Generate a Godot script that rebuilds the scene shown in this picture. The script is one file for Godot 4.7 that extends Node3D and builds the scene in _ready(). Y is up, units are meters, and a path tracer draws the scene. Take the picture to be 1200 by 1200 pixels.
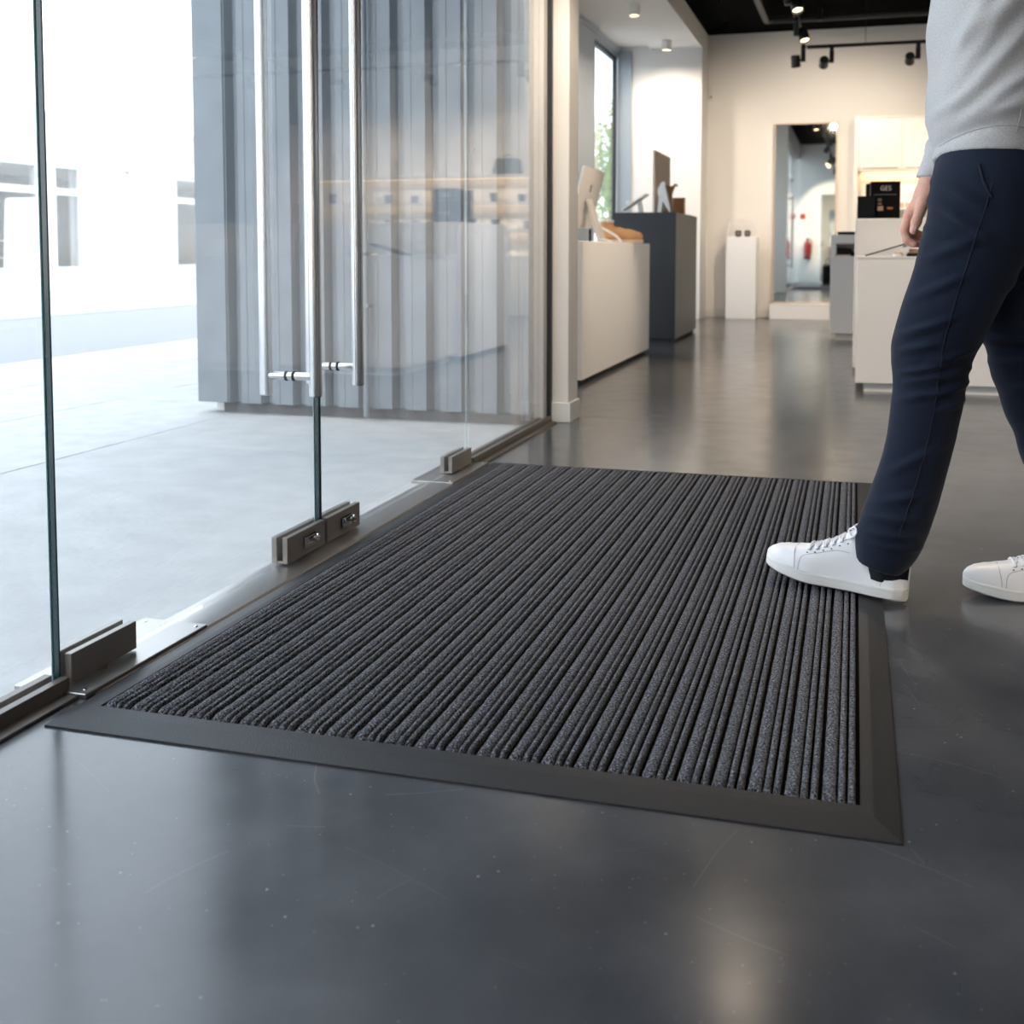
extends Node3D
# A shop entrance seen from just inside: glass doors, ribbed entrance mat, polished concrete, a man walking in.

# ------------------------------------------------------------------ mesh builder
class MB:
	var v := PackedVector3Array()
	var n := PackedVector3Array()
	var idx := PackedInt32Array()
	# adds one closed primitive; orients it outwards, and creases edges sharper than crease degrees
	func prim(p: PackedVector3Array, t: PackedInt32Array, crease := 35.0, xf := Transform3D()) -> void:
		var q := PackedVector3Array()
		for a in p:
			q.append(xf * a)
		var vol := 0.0
		var c := Vector3.ZERO
		for a in q:
			c += a
		c /= maxf(1.0, q.size())
		for i in range(0, t.size(), 3):
			vol += (q[t[i]] - c).dot((q[t[i + 1]] - c).cross(q[t[i + 2]] - c))
		var flip := vol < 0.0
		var fn := PackedVector3Array()
		var at := []
		at.resize(q.size())
		for i in q.size():
			at[i] = []
		for i in range(0, t.size(), 3):
			var a := q[t[i]]
			var b := q[t[i + 1]]
			var d := q[t[i + 2]]
			var m := (b - a).cross(d - a)
			if flip:
				m = -m
			fn.append(m)
			for k in 3:
				at[t[i + k]].append(i / 3)
		var lim := cos(deg_to_rad(crease))
		for i in range(0, t.size(), 3):
			var f := fn[i / 3]
			if f.length_squared() < 1e-20:
				continue
			var fu := f.normalized()
			var order := [0, 2, 1] if not flip else [0, 1, 2]
			for k in order:
				var m := Vector3.ZERO
				for o in at[t[i + k]]:
					var g := fn[o]
					if g.length_squared() > 1e-20 and g.normalized().dot(fu) >= lim:
						m += g
				idx.append(v.size())
				v.append(q[t[i + k]])
				n.append(m.normalized() if m.length_squared() > 0.0 else fu)
	# a smooth indexed surface whose normals are given
	func raw(p: PackedVector3Array, nn: PackedVector3Array, t: PackedInt32Array) -> void:
		var b := v.size()
		v.append_array(p)
		n.append_array(nn)
		for i in t:
			idx.append(b + i)
	func mesh() -> ArrayMesh:
		var a := []
		a.resize(Mesh.ARRAY_MAX)
		a[Mesh.ARRAY_VERTEX] = v
		a[Mesh.ARRAY_NORMAL] = n
		a[Mesh.ARRAY_INDEX] = idx
		var m := ArrayMesh.new()
		m.add_surface_from_arrays(Mesh.PRIMITIVE_TRIANGLES, a)
		return m
	func box(lo: Vector3, hi: Vector3, bev := 0.0, xf := Transform3D()) -> MB:
		var c := (lo + hi) / 2.0
		var h := (hi - lo).abs() / 2.0
		var b: float = minf(bev, minf(h.x, minf(h.y, h.z)) * 0.9)
		var p := PackedVector3Array()
		var t := PackedInt32Array()
		if b <= 0.0:
			for i in 8:
				p.append(c + Vector3(h.x * (1 if i & 1 else -1), h.y * (1 if i & 2 else -1), h.z * (1 if i & 4 else -1)))
			for f in [[0, 2, 3, 1], [4, 5, 7, 6], [0, 1, 5, 4], [2, 6, 7, 3], [0, 4, 6, 2], [1, 3, 7, 5]]:
				t.append_array(PackedInt32Array([f[0], f[1], f[2], f[0], f[2], f[3]]))
			prim(p, t, 20.0, xf)
			return self
		# three points at each corner, one on each face
		for i in 8:
			var s := Vector3(1 if i & 1 else -1, 1 if i & 2 else -1, 1 if i & 4 else -1)
			p.append(c + s * Vector3(h.x, h.y - b, h.z - b))
			p.append(c + s * Vector3(h.x - b, h.y, h.z - b))
			p.append(c + s * Vector3(h.x - b, h.y - b, h.z))
		for f in [[0, 0, 4, 6, 2], [0, 1, 3, 7, 5], [1, 0, 1, 5, 4], [1, 2, 6, 7, 3], [2, 0, 2, 3, 1], [2, 4, 5, 7, 6]]:
			var k: int = f[0]
			var q := [f[1] * 3 + k, f[2] * 3 + k, f[3] * 3 + k, f[4] * 3 + k]
			t.append_array(PackedInt32Array([q[0], q[1], q[2], q[0], q[2], q[3]]))
		for i in 8:
			for ax in 3:
				var j := i ^ (1 << ax)
				if j > i:
					var k1 := (ax + 1) % 3
					var k2 := (ax + 2) % 3
					t.append_array(PackedInt32Array([i * 3 + k1, j * 3 + k1, j * 3 + k2, i * 3 + k1, j * 3 + k2, i * 3 + k2]))
			t.append_array(PackedInt32Array([i * 3, i * 3 + 1, i * 3 + 2]))
		# winding of every face away from the centre
		for i in range(0, t.size(), 3):
			var a := p[t[i]]
			var m := (p[t[i + 1]] - a).cross(p[t[i + 2]] - a)
			if m.dot((a + p[t[i + 1]] + p[t[i + 2]]) / 3.0 - c) < 0.0:
				var w := t[i + 1]
				t[i + 1] = t[i + 2]
				t[i + 2] = w
		prim(p, t, 20.0, xf)
		return self
	# joins rings of equal length; ends closed with fans
	func loft(rings: Array, crease := 40.0, xf := Transform3D()) -> MB:
		var m: int = rings[0].size()
		var p := PackedVector3Array()
		var t := PackedInt32Array()
		for r in rings:
			p.append_array(r)
		for i in rings.size() - 1:
			for j in m:
				var a := i * m + j
				var b := i * m + (j + 1) % m
				t.append_array(PackedInt32Array([a, b, b + m, a, b + m, a + m]))
		for e in 2:
			var base: int = 0 if e == 0 else (rings.size() - 1) * m
			var c := Vector3.ZERO
			for j in m:
				c += p[base + j]
			p.append(c / m)
			for j in m:
				var a := base + j
				var b := base + (j + 1) % m
				if e == 0:
					t.append_array(PackedInt32Array([b, a, p.size() - 1]))
				else:
					t.append_array(PackedInt32Array([a, b, p.size() - 1]))
		prim(p, t, crease, xf)
		return self
	func tube(path: PackedVector3Array, r, sides := 8, xf := Transform3D()) -> MB:
		var rings := []
		var up := Vector3.ZERO
		for i in path.size():
			var d := (path[mini(i + 1, path.size() - 1)] - path[maxi(i - 1, 0)]).normalized()
			if up == Vector3.ZERO:
				up = Vector3.UP if absf(d.y) < 0.9 else Vector3.RIGHT
			var s := d.cross(up).normalized()
			up = s.cross(d).normalized()
			var ring := PackedVector3Array()
			var rr: float = r[i] if r is Array else r
			for k in sides:
				var a := TAU * k / sides
				ring.append(path[i] + (s * cos(a) + up * sin(a)) * rr)
			rings.append(ring)
		return loft(rings, 50.0, xf)
	# profile of (radius, height) turned about y
	func lathe(prof: Array, sides := 20, xf := Transform3D(), crease := 35.0) -> MB:
		var rings := []
		for q in prof:
			var ring := PackedVector3Array()
			for k in sides:
				var a := TAU * k / sides
				ring.append(Vector3(cos(a) * maxf(q[0], 0.00005), q[1], sin(a) * maxf(q[0], 0.00005)))
			rings.append(ring)
		return loft(rings, crease, xf)
	# a polygon in x,y pushed along z
	func slab(poly: PackedVector2Array, z0: float, z1: float, xf := Transform3D(), crease := 25.0) -> MB:
		var m := poly.size()
		var tri := Geometry2D.triangulate_polygon(poly)
		var p := PackedVector3Array()
		var t := PackedInt32Array()
		for q in poly:
			p.append(Vector3(q.x, q.y, z0))
		for q in poly:
			p.append(Vector3(q.x, q.y, z1))
		var ccw := not Geometry2D.is_polygon_clockwise(poly)
		for i in range(0, tri.size(), 3):
			var a := poly[tri[i]]
			var o := (poly[tri[i + 1]] - a).cross(poly[tri[i + 2]] - a) > 0.0
			var x := tri[i + 1] if o else tri[i + 2]
			var y := tri[i + 2] if o else tri[i + 1]
			t.append_array(PackedInt32Array([tri[i] + m, x + m, y + m, tri[i], y, x]))
		for i in m:
			var j := (i + 1) % m
			if ccw:
				t.append_array(PackedInt32Array([i, j, j + m, i, j + m, i + m]))
			else:
				t.append_array(PackedInt32Array([j, i, i + m, j, i + m, j + m]))
		prim(p, t, crease, xf)
		return self

# ------------------------------------------------------------------ smooth bodies from bones
class Field:
	var a := PackedVector3Array()
	var b := PackedVector3Array()
	var ra := PackedFloat32Array()
	var rb := PackedFloat32Array()
	var k := 0.02
	var zc := 0.0
	var zs := 1.0
	var cuts: Array = []      # [point, outward normal]: keeps what lies behind the plane
	var others: Array = []    # fields with another z scale, joined smoothly
	var join := 0.03
	func bone(p: Vector3, q: Vector3, r0: float, r1: float) -> Field:
		p.z = (p.z - zc) * zs + zc
		q.z = (q.z - zc) * zs + zc
		a.append(p)
		b.append(q)
		ra.append(r0)
		rb.append(r1)
		return self
	func chain(pts: Array) -> Field:   # [[point, radius], ...]
		for i in pts.size() - 1:
			bone(pts[i][0], pts[i + 1][0], pts[i][1], pts[i + 1][1])
		return self
	func d(w: Vector3) -> float:
		var p := Vector3(w.x, w.y, (w.z - zc) * zs + zc)
		var res := 1e3
		for i in a.size():
			var pa := p - a[i]
			var ba := b[i] - a[i]
			var h := clampf(pa.dot(ba) / maxf(ba.length_squared(), 1e-9), 0.0, 1.0)
			var e := (pa - ba * h).length() - lerpf(ra[i], rb[i], h)
			var g := maxf(k - absf(res - e), 0.0) / k
			res = minf(res, e) - g * g * k * 0.25
		for o in others:
			var e: float = o.d(w)
			var g := maxf(join - absf(res - e), 0.0) / join
			res = minf(res, e) - g * g * join * 0.25
		for c in cuts:
			res = maxf(res, (w - c[0]).dot(c[1]))
		return res
	func normal(w: Vector3, e := 0.002) -> Vector3:
		return Vector3(d(w + Vector3(e, 0, 0)) - d(w - Vector3(e, 0, 0)), d(w + Vector3(0, e, 0)) - d(w - Vector3(0, e, 0)), d(w + Vector3(0, 0, e)) - d(w - Vector3(0, 0, e))).normalized()
	# the point of the surface met when coming from far along +z
	func front(x: float, y: float, z0: float, z1: float, lift := 0.0) -> Vector3:
		var z := z0
		for i in 80:
			var e := d(Vector3(x, y, z))
			if e < 0.0005 or z < z1:
				break
			z -= e * 0.9
		return Vector3(x, y, z + lift)

# surface nets, visiting only blocks that the surface may cross
func nets(f: Field, lo: Vector3, hi: Vector3, h: float, mb: MB, bumps = null) -> void:
	var B := 4
	var nb := Vector3i(ceili((hi.x - lo.x) / (h * B)), ceili((hi.y - lo.y) / (h * B)), ceili((hi.z - lo.z) / (h * B)))
	var nx := nb.x * B + 1
	var ny := nb.y * B + 1
	var nz := nb.z * B + 1
	var F := PackedFloat32Array()
	F.resize(nx * ny * nz)
	F.fill(1.0)
	var act := []
	var reach := h * B * 0.5 * 1.7321 + h
	for bz in nb.z:
		for by in nb.y:
			for bx in nb.x:
				var c := lo + Vector3(bx + 0.5, by + 0.5, bz + 0.5) * (h * B)
				var e := f.d(c)
				if absf(e) < reach:
					act.append(Vector3i(bx, by, bz))
				elif e < 0.0:
					for z in range(bz * B, bz * B + B + 1):
						for y in range(by * B, by * B + B + 1):
							for x in range(bx * B, bx * B + B + 1):
								F[(z * ny + y) * nx + x] = -1.0
	for q in act:
		for z in range(q.z * B, q.z * B + B + 1):
			for y in range(q.y * B, q.y * B + B + 1):
				for x in range(q.x * B, q.x * B + B + 1):
					var i := (z * ny + y) * nx + x
					if F[i] == 1.0 or F[i] == -1.0:
						F[i] = f.d(lo + Vector3(x, y, z) * h)
	var vert := {}
	var P := PackedVector3Array()
	var T := PackedInt32Array()
	var sy := nx
	var sz := nx * ny
	var off := [0, 1, sy, sy + 1, sz, sz + 1, sz + sy, sz + sy + 1]
	var edges := [[0, 1], [2, 3], [4, 5], [6, 7], [0, 2], [1, 3], [4, 6], [5, 7], [0, 4], [1, 5], [2, 6], [3, 7]]
	for q in act:
		for z in range(q.z * B, mini(q.z * B + B, nz - 1)):
			for y in range(q.y * B, mini(q.y * B + B, ny - 1)):
				for x in range(q.x * B, mini(q.x * B + B, nx - 1)):
					var i := (z * ny + y) * nx + x
					var mask := 0
					for k in 8:
						if F[i + off[k]] < 0.0:
							mask |= 1 << k
					if mask == 0 or mask == 255:
						continue
					var s := Vector3.ZERO
					var m := 0
					for e in edges:
						var e0: int = e[0]
						var e1: int = e[1]
						if ((mask >> e0) & 1) != ((mask >> e1) & 1):
							var fa := F[i + off[e0]]
							var fb := F[i + off[e1]]
							var t := fa / (fa - fb)
							s += Vector3(e0 & 1, (e0 >> 1) & 1, e0 >> 2).lerp(Vector3(e1 & 1, (e1 >> 1) & 1, e1 >> 2), t)
							m += 1
					vert[i] = P.size()
					P.append(lo + (Vector3(x, y, z) + s / m) * h)
	for i in vert:
		var x: int = i % nx
		var y: int = (i / nx) % ny
		var z: int = i / sz
		var inside := F[i] < 0.0
		for ax in 3:
			var st: int = [1, sy, sz][ax]
			if (ax == 0 and x >= nx - 1) or (ax == 1 and y >= ny - 1) or (ax == 2 and z >= nz - 1):
				continue
			if (F[i + st] < 0.0) == inside:
				continue
			var u: int = [sy, sz, 1][ax]
			var w: int = [sz, 1, sy][ax]
			var c := [i, i - u, i - u - w, i - w]
			if not (vert.has(c[1]) and vert.has(c[2]) and vert.has(c[3])):
				continue
			var q := [vert[c[0]], vert[c[1]], vert[c[2]], vert[c[3]]]
			if inside:
				T.append_array(PackedInt32Array([q[0], q[2], q[1], q[0], q[3], q[2]]))
			else:
				T.append_array(PackedInt32Array([q[0], q[1], q[2], q[0], q[2], q[3]]))
	# counted anticlockwise from outside, so that normals and folds point outwards; then turned for Godot
	var vol := 0.0
	for i in range(0, T.size(), 3):
		vol += P[T[i]].dot(P[T[i + 1]].cross(P[T[i + 2]]))
	T = T if vol >= 0.0 else turned(T)
	var N := face_normals(P, T)
	if bumps != null:
		for i in P.size():
			P[i] += N[i] * bumps.call(P[i], N[i])
		N = face_normals(P, T)
	T = turned(T)
	mb.raw(P, N, T)

func turned(T: PackedInt32Array) -> PackedInt32Array:
	for i in range(0, T.size(), 3):
		var w := T[i + 1]
		T[i + 1] = T[i + 2]
		T[i + 2] = w
	return T

func face_normals(P: PackedVector3Array, T: PackedInt32Array) -> PackedVector3Array:
	var N := PackedVector3Array()
	N.resize(P.size())
	for i in range(0, T.size(), 3):
		var m := (P[T[i + 1]] - P[T[i]]).cross(P[T[i + 2]] - P[T[i]])
		N[T[i]] += m
		N[T[i + 1]] += m
		N[T[i + 2]] += m
	for i in N.size():
		N[i] = N[i].normalized()
	return N

# ------------------------------------------------------------------ nodes
var taken := {}
var M := {}

func numbered(called: String) -> String:
	var c: int = taken.get(called, 0)
	taken[called] = c + 1
	return called if c == 0 else "%s_%03d" % [called, c]

func thing(called: String, label: String, category: String, at := Vector3.ZERO, turn := 0.0, group := "") -> Node3D:
	var o := Node3D.new()
	o.name = numbered(called)
	add_child(o, true)
	o.position = at
	o.rotation.y = turn
	return tag(o, label, category, group)

func tag(o: Node3D, label: String, category := "", group := "", kind := "") -> Node3D:
	o.set_meta("label", label)
	if category:
		o.set_meta("category", category)
	if group:
		o.set_meta("group", group)
	if kind:
		o.set_meta("kind", kind)
	return o

# commits a mesh as one named part; a world mesh under a moved thing is shifted back
func obj(called: String, mb, m: Material, parent: Node = self, world := false) -> MeshInstance3D:
	var o := MeshInstance3D.new()
	o.mesh = mb.mesh() if mb is MB else mb
	o.material_override = m
	if parent == self:
		o.name = numbered(called)
	else:
		var i := 0
		var nm := called
		while parent.has_node(NodePath(nm)):
			i += 1
			nm = "%s_%03d" % [called, i]
		o.name = nm
	parent.add_child(o, true)
	if world and parent != self:
		o.position = -parent.position
		if parent.get_parent() != self and parent.get_parent() is Node3D:
			o.position = Vector3.ZERO
	return o

func struct(called: String, mb, m: Material, label: String, parent: Node = self) -> MeshInstance3D:
	var o := obj(called, mb, m, parent)
	if parent == self:
		tag(o, label, "", "", "structure")
	return o

func bx(x0: float, y0: float, z0: float, x1: float, y1: float, z1: float, bev := 0.0) -> MB:
	return MB.new().box(Vector3(minf(x0, x1), minf(y0, y1), minf(z0, z1)), Vector3(maxf(x0, x1), maxf(y0, y1), maxf(z0, z1)), bev)

func V(x: float, y: float, z: float) -> Vector3:
	return Vector3(x, y, z)

func pts(flat: Array) -> PackedVector3Array:
	var p := PackedVector3Array()
	for q in flat:
		p.append(Vector3(q[0], q[1], q[2]))
	return p

func spline(flat: Array, steps := 5) -> PackedVector3Array:
	var p := pts(flat)
	var out := PackedVector3Array()
	for i in p.size() - 1:
		for s in steps:
			out.append(p[i].cubic_interpolate(p[i + 1], p[maxi(i - 1, 0)], p[mini(i + 2, p.size() - 1)], float(s) / steps))
	out.append(p[p.size() - 1])
	return out

# ------------------------------------------------------------------ materials
func mat(called: String, c: Color, rough := 0.6, metal := 0.0, spec := 0.5) -> StandardMaterial3D:
	var m := StandardMaterial3D.new()
	m.resource_name = called
	m.albedo_color = c
	m.roughness = rough
	m.metallic = metal
	m.metallic_specular = spec
	M[called] = m
	return m

func noise_tex(size: int, freq: float, octaves: int, sd: int, ramp: Array = [], cellular := false, normal := false, o0 := 0.0, o1 := 1.0) -> NoiseTexture2D:
	var t := NoiseTexture2D.new()
	var f := FastNoiseLite.new()
	f.seed = sd
	f.frequency = freq
	f.noise_type = FastNoiseLite.TYPE_CELLULAR if cellular else FastNoiseLite.TYPE_SIMPLEX_SMOOTH
	f.fractal_octaves = octaves
	t.width = size
	t.height = size
	t.seamless = true
	t.noise = f
	t.as_normal_map = normal
	if ramp.size():
		var g := Gradient.new()
		g.offsets = PackedFloat32Array([o0, o1])
		g.colors = PackedColorArray([ramp[0], ramp[1]])
		t.color_ramp = g
	return t

func grain(m: StandardMaterial3D, tex: Texture2D, per_metre: float, world := true) -> void:
	m.albedo_texture = tex
	m.uv1_triplanar = true
	m.uv1_world_triplanar = world
	m.uv1_scale = Vector3.ONE * per_metre

func relief(m: StandardMaterial3D, tex: Texture2D, cm: float) -> void:
	m.heightmap_enabled = true
	m.heightmap_texture = tex
	m.heightmap_scale = cm

func grey(a: float, b := -1.0) -> Color:
	return Color(a, a, a if b < 0.0 else b)

func materials() -> void:
	var fl := mat("polished_concrete", Color(1, 1, 1), 0.2, 0.0, 0.55)
	grain(fl, noise_tex(1024, 0.006, 6, 11, [Color(0.235, 0.24, 0.252), Color(0.325, 0.327, 0.338)]), 0.45)
	fl.roughness_texture = noise_tex(1024, 0.012, 5, 12, [grey(0.75), grey(1.0)])
	fl.roughness = 0.22
	fl.detail_enabled = true
	fl.detail_blend_mode = BaseMaterial3D.BLEND_MODE_MIX
	fl.detail_albedo = specks()
	fl.detail_uv_layer = BaseMaterial3D.DETAIL_UV_2
	fl.uv2_triplanar = true
	fl.uv2_world_triplanar = true
	fl.uv2_scale = Vector3.ONE * 0.7
	mat("joint", grey(0.13), 0.9)
	var wall := mat("white_paint", Color(0.92, 0.912, 0.9), 0.7, 0.0, 0.3)
	relief(wall, noise_tex(512, 0.05, 3, 14), 0.02)
	wall.uv1_triplanar = true
	wall.uv1_world_triplanar = true
	wall.uv1_scale = Vector3.ONE * 2.0
	mat("black_paint", grey(0.07), 1.0, 0.0, 0.08)
	mat("skirting_paint", Color(0.9, 0.9, 0.89), 0.4)
	mat("laminate", Color(0.885, 0.875, 0.865), 0.35)
	mat("laminate_dark", Color(0.175, 0.185, 0.2), 0.4)
	mat("cabinet_white", Color(0.92, 0.91, 0.89), 0.35)
	mat("plinth_white", Color(0.93, 0.93, 0.935), 0.35)
	mat("shadow_gap", grey(0.2), 0.8)
	# metals
	var st := mat("brushed_steel", Color(0.8, 0.8, 0.8), 0.24, 1.0)
	st.roughness_texture = noise_tex(256, 0.08, 3, 15, [grey(0.7), grey(1.0)])
	st.uv1_triplanar = true
	st.uv1_scale = Vector3(60, 1.0, 60)
	mat("satin_nickel", Color(0.54, 0.51, 0.485), 0.36, 0.5)
	mat("chrome", Color(0.86, 0.85, 0.84), 0.1, 1.0)
	mat("aluminium", Color(0.66, 0.65, 0.64), 0.34, 0.9)
	mat("bronze_channel", Color(0.42, 0.385, 0.36), 0.42, 0.3)
	mat("window_frame", Color(0.66, 0.7, 0.73), 0.45, 0.3)
	mat("frame_dark", Color(0.2, 0.21, 0.23), 0.4, 0.4)
	mat("black_metal", grey(0.12), 0.4, 0.2)
	mat("rubber_ring", grey(0.06), 0.6)
	# glass
	var g := mat("glass", Color(0.97, 1.0, 0.99, 0.03), 0.02, 0.0, 0.5)
	g.transparency = BaseMaterial3D.TRANSPARENCY_ALPHA
	mat("glass_edge", Color(0.05, 0.19, 0.2), 0.12, 0.0, 0.6)
	mat("glass_edge_light", Color(0.72, 0.86, 0.84), 0.15, 0.0, 0.6)
	var ac := mat("acrylic", Color(1, 1, 1, 0.04), 0.03, 0.0, 0.4)
	ac.transparency = BaseMaterial3D.TRANSPARENCY_ALPHA
	mat("mirror_glass", Color(0.9, 0.92, 0.91), 0.02, 1.0)
	# mat
	var sp := noise_tex(1024, 0.075, 3, 21, [Color(0.0, 0.0, 0.0), Color(0.64, 0.64, 0.68)], false, false, 0.3, 0.78)
	var cp := mat("carpet_fibre", Color(1, 1, 1), 0.95, 0.0, 0.2)
	grain(cp, sp, 2.6)
	relief(cp, noise_tex(1024, 0.1, 2, 22), 0.35)
	cp.rim_enabled = true
	cp.rim = 0.25
	mat("mat_backing", grey(0.045), 0.9, 0.0, 0.2)
	var rb := mat("black_rubber", Color(0.125, 0.125, 0.132), 0.5, 0.0, 0.45)
	relief(rb, noise_tex(512, 0.12, 2, 23), 0.06)
	rb.uv1_triplanar = true
	rb.uv1_world_triplanar = true
	rb.uv1_scale = Vector3.ONE * 5.0
	# outside
	var apron := mat("apron_concrete", Color(1, 1, 1), 0.85, 0.0, 0.3)
	grain(apron, noise_tex(1024, 0.01, 6, 31, [Color(0.695, 0.695, 0.69), Color(0.755, 0.755, 0.75)]), 0.4)
	relief(apron, noise_tex(1024, 0.06, 4, 32), 0.12)
	var pv := mat("paving", Color(1, 1, 1), 0.85, 0.0, 0.3)
	grain(pv, noise_tex(512, 0.02, 5, 33, [Color(0.7, 0.7, 0.7), Color(0.78, 0.78, 0.775)]), 0.5)
	var asf := mat("asphalt", Color(1, 1, 1), 0.9, 0.0, 0.3)
	grain(asf, noise_tex(512, 0.2, 3, 34, [Color(0.575, 0.575, 0.585), Color(0.65, 0.65, 0.66)]), 1.0)
	mat("kerb", Color(0.82, 0.82, 0.81), 0.8)
	var sheet := mat("grey_sheet_metal", Color(1, 1, 1), 0.36, 0.0, 0.5)
	grain(sheet, noise_tex(512, 0.015, 4, 35, [Color(0.475, 0.5, 0.52), Color(0.525, 0.55, 0.57)]), 0.5)
	mat("rough_kerb", Color(0.42, 0.42, 0.43), 0.95)
	mat("facade_white", Color(0.92, 0.915, 0.9), 0.7)
	mat("facade_frame", Color(0.9, 0.9, 0.9), 0.5)
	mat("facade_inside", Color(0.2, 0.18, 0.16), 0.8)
	mat("leaf", Color(0.6, 0.68, 0.42), 0.7)
	M["leaf"].backlight_enabled = true
	M["leaf"].backlight = Color(0.35, 0.45, 0.15)
	mat("bark", Color(0.38, 0.32, 0.26), 0.9)
	# small goods
	mat("tan_suede", Color(0.78, 0.6, 0.42), 0.85)
	mat("pale_wood", Color(0.8, 0.66, 0.52), 0.6)
	mat("screen_back", Color(0.8, 0.78, 0.76), 0.4, 0.3)
	mat("matt_black", grey(0.06), 0.5, 0.0, 0.3)
	mat("black_card", Color(0.045, 0.045, 0.05), 0.5, 0.0, 0.2)
	mat("navy_card", Color(0.045, 0.055, 0.085), 0.5, 0.0, 0.25)
	mat("print_white", Color(0.85, 0.83, 0.8), 0.5)
	mat("print_grey", Color(0.4, 0.39, 0.38), 0.5)
	mat("print_orange", Color(0.75, 0.5, 0.3), 0.5)
	mat("print_pink", Color(0.82, 0.68, 0.6), 0.5)
	mat("grey_leather", Color(0.26, 0.29, 0.31), 0.5)
	mat("ceramic_white", Color(0.9, 0.89, 0.87), 0.3)
	mat("dusty_plum", Color(0.3, 0.28, 0.33), 0.5)
	mat("extinguisher_red", Color(0.6, 0.1, 0.07), 0.35)
	mat("coat_brown", Color(0.4, 0.3, 0.23), 0.9)
	mat("lamp_body", grey(0.14), 0.45)
	mat("lamp_white", Color(0.93, 0.92, 0.9), 0.4)
	var gl := mat("warm_glow", Color(1, 0.9, 0.75), 0.5)
	gl.emission_enabled = true
	gl.emission = Color(1.0, 0.86, 0.66)
	gl.emission_energy_multiplier = 7.0
	var sg := mat("strip_glow", Color(1, 0.9, 0.75), 0.5)
	sg.emission_enabled = true
	sg.emission = Color(1.0, 0.86, 0.66)
	sg.emission_energy_multiplier = 2.5
	# the man
	var skin := mat("skin", Color(0.9, 0.69, 0.6), 0.5, 0.0, 0.4)
	grain(skin, noise_tex(256, 0.06, 4, 41, [Color(0.9, 0.88, 0.88), Color(1, 1, 1)]), 8.0)
	skin.subsurf_scatter_enabled = true
	skin.subsurf_scatter_strength = 0.12
	mat("nail", Color(0.92, 0.76, 0.71), 0.25)
	var sw := mat("grey_jersey", Color(1, 1, 1), 0.9, 0.0, 0.2)
	grain(sw, noise_tex(1024, 0.06, 4, 42, [Color(0.67, 0.662, 0.658), Color(0.82, 0.81, 0.805)]), 3.0)
	relief(sw, noise_tex(1024, 0.25, 2, 43), 0.06)
	sw.rim_enabled = true
	sw.rim = 0.3
	var tw := mat("navy_twill", Color(1, 1, 1), 0.85, 0.0, 0.25)
	grain(tw, noise_tex(1024, 0.1, 3, 44, [Color(0.075, 0.1, 0.155), Color(0.12, 0.148, 0.215)]), 3.0)
	relief(tw, noise_tex(1024, 0.3, 2, 45), 0.05)
	tw.rim_enabled = true
	tw.rim = 0.2
	mat("navy_seam", Color(0.075, 0.095, 0.145), 0.9)
	mat("jersey_seam", Color(0.66, 0.65, 0.65), 0.9)
	mat("black_sock", Color(0.06, 0.065, 0.085), 0.9)
	mat("white_leather", Color(0.93, 0.92, 0.92), 0.42)
	mat("sole_rubber", Color(0.88, 0.87, 0.85), 0.6)
	mat("lace", Color(0.92, 0.92, 0.93), 0.8)
	mat("stitch", Color(0.72, 0.71, 0.71), 0.8)
	mat("hair", Color(0.2, 0.14, 0.1), 0.7)
	mat("eye_white", Color(0.9, 0.9, 0.88), 0.2)
	mat("iris", Color(0.15, 0.1, 0.07), 0.2)
	mat("lips", Color(0.72, 0.45, 0.4), 0.5)

func specks() -> ImageTexture:
	var im := Image.create(1024, 1024, false, Image.FORMAT_RGBA8)
	im.fill(Color(0.6, 0.6, 0.6, 0.0))
	var r := RandomNumberGenerator.new()
	r.seed = 5
	for i in 420:
		var s := 1 if r.randf() < 0.85 else 2
		im.fill_rect(Rect2i(r.randi() % 1020, r.randi() % 1020, s, s), Color(0.62, 0.62, 0.62, r.randf_range(0.25, 0.8)))
	for i in 60:
		im.fill_rect(Rect2i(r.randi() % 1020, r.randi() % 1020, 2, 2), Color(0.08, 0.08, 0.08, r.randf_range(0.3, 0.8)))
	for i in 70:
		var p := Vector2(r.randf() * 1024, r.randf() * 1024)
		var d := Vector2.from_angle(r.randf() * TAU)
		var a := r.randf_range(0.04, 0.16)
		for s in r.randi_range(20, 140):
			p += d
			d = d.rotated(r.randf_range(-0.03, 0.03))
			im.set_pixel(posmod(int(p.x), 1024), posmod(int(p.y), 1024), Color(0.62, 0.62, 0.62, a))
	return ImageTexture.create_from_image(im)

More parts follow.
